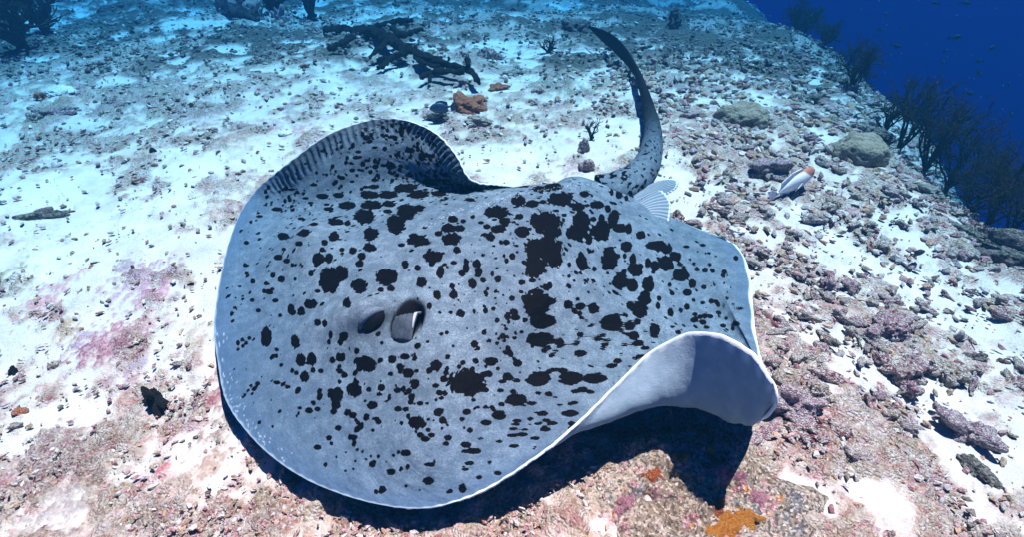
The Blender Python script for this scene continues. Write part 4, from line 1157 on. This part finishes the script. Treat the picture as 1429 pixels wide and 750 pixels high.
# --- standing black corals
m_bush = plain('black_coral_polyps', (.020, .020, .022), .9, .1, 90, .5)
def grow(rs, p, d, L, r, lvl, out, spread, up):
    n_ = 4
    P = [p]
    dd = d.copy()
    for i in range(n_):
        dd = dd + rs.normal(size=3) * .13 + np.array([0, 0, up])
        dd /= np.linalg.norm(dd)
        P.append(P[-1] + dd * L / n_)
    R = np.linspace(r, r * .62, n_ + 1)
    out.append(tube_pts(P, R, 6 if lvl < 2 else 3, None, 1, .35, 60))
    if lvl >= 4 or L < .02:
        return
    for c in range(3 if lvl < 3 else 3):
        i = rs.integers(2, n_ + 1)
        nd = dd + rs.normal(size=3) * spread
        nd /= np.linalg.norm(nd)
        grow(rs, P[i], nd, L * rs.uniform(.58, .82), r * .62, lvl + 1, out, spread, up)
def bush(label, px, py_base, py_top, dist, seed, limbs=5, spread=.55, thick=.011, name='black_coral', group=None, lean=(0, 0, 0), flat=1.0):
    d = pdir(px, py_base)
    d = d / np.linalg.norm(d)
    p = CAM + d * dist
    bz = gz(p[0], p[1])
    dt = pdir(px, py_top)
    top = CAM + dt * (np.hypot(p[0], p[1]) / np.hypot(dt[0], dt[1]))
    Ht = max(.12, top[2] - bz)
    rs = np.random.default_rng(seed)
    root = tag(empty(name, (p[0], p[1], bz - .01)), label, 'coral', group)
    V_, F_ = tube_pts([(0, 0, -.03), (0, 0, Ht * .08), (.01, 0, Ht * .18)], [thick * 1.8, thick * 1.3, thick], 8, 10, seed, .3, 40)
    link('trunk', mesh_np('trunk', V_, F_, [m_bush]), root)
    for k in range(limbs):
        out = []
        an = 2 * math.pi * (k + rs.uniform(-.3, .3)) / limbs
        tl = rs.uniform(.15, .75)
        dd = np.array([math.cos(an) * tl, math.sin(an) * tl * flat, 1.0]) + np.array(lean)
        dd /= np.linalg.norm(dd)
        grow(rs, np.array([0, 0, Ht * rs.uniform(.06, .16)]), dd, Ht * .38, thick * .8, 0, out, spread, .05)
        V_, F_ = merge(out)
        link('limb', mesh_np('limb', V_, F_, [m_bush]), root)
    return root
bush('tall black bushy coral on the drop-off rim above the olive boulder coral', 1186, 125, 38, 3.9, 801, 7, .6, .010)
bush('black tree coral with a bare upright stem past the rim', 1262, 190, 98, 3.3, 802, 5, .5, .010)
bush('wide black fan coral between the bare-stemmed coral and the smaller bush', 1308, 200, 116, 3.2, 803, 8, .6, .009)
bush('smaller black bush coral hanging below the wide black fan', 1346, 215, 148, 3.1, 804, 7, .6, .008)
bush('feathery black coral at the lower end of the drop-off', 1408, 262, 186, 2.75, 805, 7, .5, .007)
bush('dark hazy coral bush on the far corner of the drop-off', 1110, 62, -12, 5.6, 806, 8, .6, .014)
bush('dark hazy coral bush behind the first rim bush', 1140, 92, 24, 5.0, 807, 7, .6, .012)
bush('low black coral scrub at the foot of the bare-stemmed coral', 1240, 170, 118, 3.5, 808, 6, .6, .008)
bush('low black coral scrub below the smaller hanging bush', 1372, 262, 205, 2.9, 809, 7, .6, .008)
bush('thin black coral spray at the very end of the rim', 1424, 300, 232, 2.6, 810, 6, .5, .006)
bush('large black branching coral thicket on far sand beside a white mound', 30, 64, -40, 5.0, 811, 8, .45, .030)
bush('black branching coral rising behind the big thicket', 68, 52, -50, 5.6, 812, 6, .45, .026)
bush('thick-stemmed black coral standing beside the pink-flanked boulder', 388, 22, -60, 5.4, 813, 5, .45, .040)
bush('slimmer black coral stem standing right of the pink soft coral tuft', 436, 26, -50, 5.3, 814, 4, .4, .034)
bush('tiny black cross-shaped coral sprig on sand near a dark rock', 766, 72, 54, 3.9, 815, 4, .5, .012)
bush('tiny black sprig on sand left of the mauve sponge', 824, 205, 196, 2.55, 816, 3, .5, .006)

# --- fish
def fish(name, label, px, py, lift, L, yaw, pitch, prof, thick, m_body, m_fin_, group=None, eye=True, cat='fish', fins=True):
    """prof: (station 0 nose..1 tail root, upper, lower) in body lengths"""
    d = pdir(px, py)
    if lift is None:
        pass
    gd = ground_at(px, py) if lift[0] == 'g' else None
    if lift[0] == 'g':
        P = at_z(px, py, gd[2] + lift[1])
    else:
        P = CAM + d / np.linalg.norm(d) * lift[1]
    root = tag(empty(name, P), label, cat, group)
    root.rotation_euler = (0, -pitch, yaw)
    W = catmull(np.array(prof, float), 22)
    k = 14
    a = np.arange(k) * 2 * math.pi / k
    V = []
    for s_, up, dn in W:
        up, dn = max(up, .004), max(dn, .004)
        hz, cz = (up + dn) / 2, (up - dn) / 2
        V.append(np.stack([np.full(k, (.5 - s_) * L), hz * thick * L * np.cos(a) * 1.0, (cz + hz * np.sin(a)) * L], 1))
    V = np.vstack(V)
    F = np.array([(i * k + j, i * k + (j + 1) % k, (i + 1) * k + (j + 1) % k, (i + 1) * k + j) for i in range(21) for j in range(k)])
    body = link('body', mesh_np('body', V, F, [m_body]), root)
    def blade(nm, pts, par=root, th=.012):
        P2 = np.array(pts) * L
        n2 = len(P2)
        V2 = np.vstack([P2 + np.array([0, th * L / 2, 0]), P2 - np.array([0, th * L / 2, 0])])
        bm = bmesh.new()
        vs = [bm.verts.new(q) for q in V2]
        bm.faces.new(vs[:n2]); bm.faces.new(vs[n2:][::-1])
        for i in range(n2):
            bm.faces.new((vs[i], vs[n2 + i], vs[n2 + (i + 1) % n2], vs[(i + 1) % n2]))
        bmesh.ops.recalc_face_normals(bm, faces=bm.faces)
        me = bpy.data.meshes.new(nm); bm.to_mesh(me); bm.free()
        me.materials.append(m_fin_)
        return link(nm, me, par)
    e = prof[-1]
    blade('tail_fin', [(-.47, 0, e[1]), (-.60, 0, .15), (-.72, 0, .19), (-.64, 0, .0), (-.72, 0, -.19), (-.60, 0, -.15), (-.47, 0, -e[2])])
    if fins:
        mu = max(p[1] for p in prof); ml = max(p[2] for p in prof)
        blade('dorsal_fin', [(.22, 0, mu * .86), (.12, 0, mu + .06), (-.10, 0, mu + .08), (-.36, 0, mu * .7 + .06), (-.38, 0, mu * .35), (-.05, 0, mu * .8)])
        blade('anal_fin', [(-.02, 0, -ml * .85), (-.18, 0, -ml - .06), (-.36, 0, -ml * .75 - .04), (-.38, 0, -ml * .35), (-.15, 0, -ml * .7)])
        pf = blade('pectoral_fin', [(.16, .0, .0), (.05, .0, .03), (-.08, .0, -.02), (-.10, .0, -.10), (.02, .0, -.10)])
        pf.location = (0, -thick * mu * L * 1.02, -.02 * L); pf.rotation_euler = (.5, 0, .35)
    if eye:
        for sgy in (-1, 1):
            V2, F2 = ICO[2]
            eo = link('eye', mesh_np('eye', V2 * (.026 * L), F2, [m_pupil]), root)
            eo.location = (.36 * L, sgy * thick * .085 * L * 1.15, .03 * L)
    return root
t = NT('fish_pale')
v = t.coord('Object')
sp = t.new('SeparateXYZ'); t.link(v, sp.inputs[0])
nn = t.noise(v, 120, 3, .6)
headm = t.math('MULTIPLY', t.remap(t.math('ADD', sp.outputs[0], t.math('MULTIPLY', sp.outputs[2], .9)), .055, .066), 1.0)
backm = t.remap(sp.outputs[2], .031, .035)
cf = t.mix(backm, (.80, .78, .76), (.32, .14, .10))
cf = t.mix(headm, cf, (.36, .13, .08))
cf = t.mix(t.remap(nn, .55, .75), cf, t.mix(.25, cf, (.3, .25, .22)))
m_pale_f = t.done(cf, .45, None, .4)
m_pale_fin = plain('fin_pale', (.72, .72, .72), .5, .3)
m_blue = plain('fish_blue', (.025, .06, .12), .5, .3, 80, .3)
m_dark_f = plain('fish_dark', (.030, .036, .050), .6, .2, 80, .3)
PR1 = [(0, .005, .005), (.06, .06, .05), (.18, .12, .10), (.35, .155, .135), (.55, .15, .13), (.75, .10, .09), (.90, .05, .045), (.98, .04, .04)]
PR1b = [(0, .01, .01), (.05, .08, .06), (.15, .145, .115), (.32, .185, .165), (.52, .18, .165), (.74, .11, .10), (.90, .05, .045), (.98, .045, .045)]
PR2 = [(0, .01, .01), (.06, .09, .08), (.18, .19, .17), (.38, .25, .24), (.58, .23, .22), (.78, .13, .12), (.90, .055, .05), (.98, .045, .045)]
fish('fish', 'white fish with reddish brown head and back over the rubble', 1110, 254, ('g', .05), .19, math.radians(28), math.radians(16), PR1b, .62, m_pale_f, m_pale_fin)
fish('fish', 'small oval blue-grey fish beside the big orange sponge', 614, 150, ('g', .06), .10, math.radians(186), math.radians(-4), PR2, .45, m_blue, m_blue)
for k, (px, py, L, yaw, lab) in enumerate([
    (1274, 239, .050, 200, 'dark damselfish close above the rim rocks below the black bushes'), (1271, 220, .042, 30, 'dark damselfish just above another near the rim'),
    (1282, 353, .045, 10, 'brown damselfish low over clean sand below the rim rocks'), (1337, 286, .052, 190, 'dark damselfish over the mauve-topped shelf'),
    (1380, 315, .050, 160, 'blue-grey damselfish in front of the mauve-topped shelf'), (1308, 268, .036, 20, 'tiny dark damselfish by the grey turf-topped rock'), (1136, 200, .038, 60, 'tiny black fish over sand beside the olive boulder coral')]):
    fish('damselfish', lab, px, py, ('g', .05), L, math.radians(yaw), math.radians(8), PR2, .45, m_dark_f, m_dark_f, eye=False)
for k, (px, py, dist) in enumerate([(1236, 19, 6), (1258, 38, 6.5), (1251, 64, 5.5), (1334, 52, 5), (1385, 66, 5), (1318, 71, 6), (1316, 87, 5.5), (1366, 85, 6), (1366, 102, 5), (1353, 130, 5.5), (1411, 160, 5), (1228, 41, 6.5), (1347, 4, 6), (1305, 4, 6.5), (1408, 118, 6)]):
    fish('reef_fish', 'small dark fish hovering in open blue water past the drop-off', px, py, ('w', dist), .065, random.uniform(0, 6.28), random.uniform(-.4, .4), PR2, .45, m_dark_f, m_dark_f, group='fish schooling in the blue water', eye=False, fins=False)

# --- rubble: the largest pieces one by one, the rest as one mass
rimxy = TOP.reshape(NR_, NT_, 3)[-1, ::10, :2]
def inside(x, y):
    c = np.zeros(len(x), bool)
    j = len(rimxy) - 1
    for i in range(len(rimxy)):
        xi, yi = rimxy[i]; xj, yj = rimxy[j]
        c ^= ((yi > y) != (yj > y)) & (x < (xj - xi) * (y - yi) / (yj - yi + 1e-12) + xi)
        j = i
    return c
shapes = [lump(900 + k, 3, 3 + k % 5, .26, 4 + k % 4, .75, [(1.2, .75, .7), (1.4, .6, .6), (1, .9, .7), (1.1, .7, .9)][k % 4]) for k in range(14)]
def stub(seed):
    r_ = np.random.default_rng(seed)
    P = np.array([(-1, 0, 0), (-.4, r_.uniform(-.15, .15), .05), (.3, r_.uniform(-.2, .2), .1), (1, r_.uniform(-.3, .3), 0)])
    A_ = tube_pts(P, [.28, .36, .32, .22], 8, 10, seed, .5, 2.5)
    B_ = tube_pts([P[1], P[1] + np.array([.25, .55, .25]), P[1] + np.array([.4, .8, .45])], [.28, .24, .16], 7, 6, seed + 1, .5, 2.5)
    return merge([A_, B_])
stubs = [stub(950 + k) for k in range(6)]
r9 = np.random.default_rng(77)
N = 330000
cy = np.exp(r9.uniform(math.log(.33), math.log(8.0), N))
cx = r9.uniform(-1, 1, N) * (.55 + 1.05 * cy)
rm_ = rubble_mask(cx, cy)
zone_r = sstep(.35, .75, cx) * sstep(4.2, 3.2, cy)
away = 1 - .8 * np.exp(-(((cx + .62) / .5) ** 2 + ((cy - 3.2) / .45) ** 2))
dens = away * (0.05 + rm_ * 0.30) * (0.62 + 0.38 * zone_r) * np.where(cx > .3, .3 + .7 * sstep(.72, 1.0, cy), 1)
keep = (r9.random(N) < dens) & (cx < edge_x(cy) + .25) & ~inside(cx, cy)
cx, cy, zr = cx[keep], cy[keep], zone_r[keep]
px_, py_, dd_ = project(np.stack([cx, cy, ground_base(cx, cy)], 1))
vis = (px_ > -60) & (px_ < 1490) & (py_ > -40) & (py_ < 790)
cx, cy, zr, px_, py_, dd_ = cx[vis], cy[vis], zr[vis], px_[vis], py_[vis], dd_[vis]
sz = (0.0022 + 0.0085 * r9.random(len(cx)) ** 2.5) * (0.85 + .4 * zr) * np.clip(dd_ / 1.5, .8, 2.2)
bigm = r9.random(len(cx)) < (.004 + .050 * zr * sstep(.7, 1.0, cy))
sz = np.where(bigm, r9.uniform(.009, .027, len(cx)) * (.6 + .5 * zr), sz)
order = np.argsort(-sz / dd_)
cx, cy, zr, px_, py_, sz = cx[order], cy[order], zr[order], px_[order], py_[order], sz[order]
NB = 300
cols_ = ['cream', 'mauve', 'maroon', 'brown', 'pink', 'cream', 'maroon', 'mauve']
cname = {'cream': 'cream', 'mauve': 'mauve-grey', 'maroon': 'dark maroon', 'brown': 'brown', 'pink': 'pink-crusted'}
cache = {}
LM = [(1108, 566, 'mauve knobbly coral heap'), (1240, 461, 'big pink-crusted rock'), (1352, 605, 'violet branching heap'), (1328, 524, 'brown pitted chunk'), (1081, 455, 'smooth maroon slab'),
      (1030, 326, 'white bleached stub'), (1110, 254, 'white red-headed fish'), (1197, 216, 'olive boulder coral'), (1034, 168, 'smooth brown-grey boulder coral'), (1072, 215, 'hollow purple-crusted rock'),
      (1162, 288, 'lone brown stone'), (814, 206, 'upright mauve sponge stub'), (652, 150, 'big orange-red sponge'), (560, 70, 'fallen black coral'), (85, 130, 'white sandy mound'),
      (216, 557, 'lone black coral stub'), (60, 301, 'forked brown twig'), (398, 186, 'white clam shell'), (915, 285, 'ray pelvic fin'), (1402, 352, 'dark undercut ledge'), (1290, 268, 'grey turf-topped rim rock'),
      (1156, 403, 'bright pink standing slab'), (1198, 640, 'grey-violet block'), (1066, 606, 'magenta coral branch'), (985, 700, 'orange-crusted reef rock'), (470, 715, 'ray front wing edge'), (340, 14, 'pink-flanked boulder'),
      (200, 395, 'purple crust patch'), (940, 36, 'dark rock pinnacle'), (905, 150, 'middle of the ray tail'), (1186, 125, 'tall black rim coral'), (1262, 520, 'maroon double-lobed lump'), (30, 64, 'large black coral thicket')]
for i in range(min(NB, len(cx))):
    kind = 'stub' if r9.random() < .25 else 'lump'
    si = int(r9.integers(0, len(stubs) if kind == 'stub' else len(shapes)))
    cl = cols_[int(r9.integers(0, len(cols_)))]
    if px_[i] < 620:
        cl = ['cream', 'cream', 'brown', 'pink', 'maroon'][int(r9.integers(0, 5))]
    key = (kind, si, cl)
    if key not in cache:
        V_, F_ = (stubs if kind == 'stub' else shapes)[si]
        cache[key] = mesh_np('rubble_piece', V_ * .03, F_, [M_R[cl]])
    q = (np.array([l[0] for l in LM]) - px_[i]) ** 2 + (1.6 * (np.array([l[1] for l in LM]) - py_[i])) ** 2
    near_ = LM[int(np.argmin(q))][2]
    size_ = 'chunky' if sz[i] > .021 else 'small' if sz[i] > .014 else 'tiny'
    lab = f"{size_} {cname[cl]} coral rubble {'finger' if kind == 'stub' else 'lump'} near the {near_}"
    o = link('rubble_finger' if kind == 'stub' else 'rubble_lump', cache[key])
    s = sz[i] / .03
    o.scale = (s * r9.uniform(.85, 1.2), s * r9.uniform(.85, 1.1), s * r9.uniform(.8, 1.05))
    o.rotation_euler = (r9.uniform(-.5, .5), r9.uniform(-.4, .4), r9.uniform(0, 6.28))
    o.location = (cx[i], cy[i], gz(cx[i], cy[i]) + sz[i] * .42 + .004 + .02 * float(sstep(2.8, 4.2, cy[i])))
    tag(o, lab, 'rubble', lab.split(' ', 1)[1] + ' pieces')
# the small stuff
base_l = [lump(980 + k, 1, 4, .4, 4, 1.0, (1.3, .75, .7)) for k in range(10)]
Vs, Fs, Cs, o = [], [], [], 0
rest = np.arange(NB, min(len(cx), 28000))
print('rubble', len(cx))
gzr = ground_base(cx, cy) + .030 * sstep(2.8, 4.2, cy)
chip = np.array([[.60, .55, .49], [.68, .64, .59], [.66, .60, .52], [.38, .20, .215], [.27, .10, .11], [.32, .22, .14], [.46, .25, .25], [.42, .24, .15], [.42, .36, .38], [.20, .18, .13], [.50, .33, .22]])
for i in rest:
    V_, F_ = base_l[i % 10]
    a = r9.uniform(0, 6.28)
    ca, sa = math.cos(a), math.sin(a)
    b = r9.uniform(-.6, .6)
    W_ = V_ * sz[i]
    W_ = W_ @ np.array([[1, 0, 0], [0, math.cos(b), math.sin(b)], [0, -math.sin(b), math.cos(b)]])
    W_ = W_ @ np.array([[ca, sa, 0], [-sa, ca, 0], [0, 0, 1]])
    Vs.append(W_ + np.array([cx[i], cy[i], gzr[i] + sz[i] * .4 + .004]))
    Fs.append(F_ + o)
    o += len(V_)
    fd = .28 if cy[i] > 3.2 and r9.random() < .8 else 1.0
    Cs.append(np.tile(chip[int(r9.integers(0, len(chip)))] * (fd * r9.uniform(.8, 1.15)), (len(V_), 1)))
t = NT('rubble_chips')
v = t.coord('Object')
n3 = t.noise(v, 220, 4, .65)
c = t.mix(t.remap(t.noise(v, 150, 3, .6), .46, .60), t.attr('tone', 'Color'), t.mix(.5, t.attr('tone', 'Color'), (.60, .56, .50)))
c = t.mix(t.remap(n3, .58, .72), c, (.05, .04, .04))
m_chip = t.done(c, .9, t.bump(n3, 1.0, .008), .1)
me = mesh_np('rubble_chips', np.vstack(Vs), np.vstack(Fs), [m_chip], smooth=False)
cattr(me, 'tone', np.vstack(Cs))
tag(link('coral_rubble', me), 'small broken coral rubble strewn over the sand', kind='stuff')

# --- drifting specks in the open water
Vs, Fs, o = [], [], 0
for k in range(170):
    px, py = random.uniform(900, 1429), random.uniform(0, 330)
    d = pdir(px, py); d = d / np.linalg.norm(d)
    dist = random.uniform(1.3, 3.6)
    p = CAM + d * dist
    if p[2] < gz(p[0], p[1]) + .1:
        continue
    V_, F_ = ICO[1]
    Vs.append(V_ * random.uniform(.0004, .0009) * dist / 2 * np.array([1, 1, random.uniform(1, 1.8)]) + p)
    Fs.append(F_ + o); o += len(V_)
tag(link('drifting_specks', mesh_np('drifting_specks', np.vstack(Vs), np.vstack(Fs), [plain('speck', (.22, .24, .24))])), 'pale specks drifting in the water', kind='stuff')
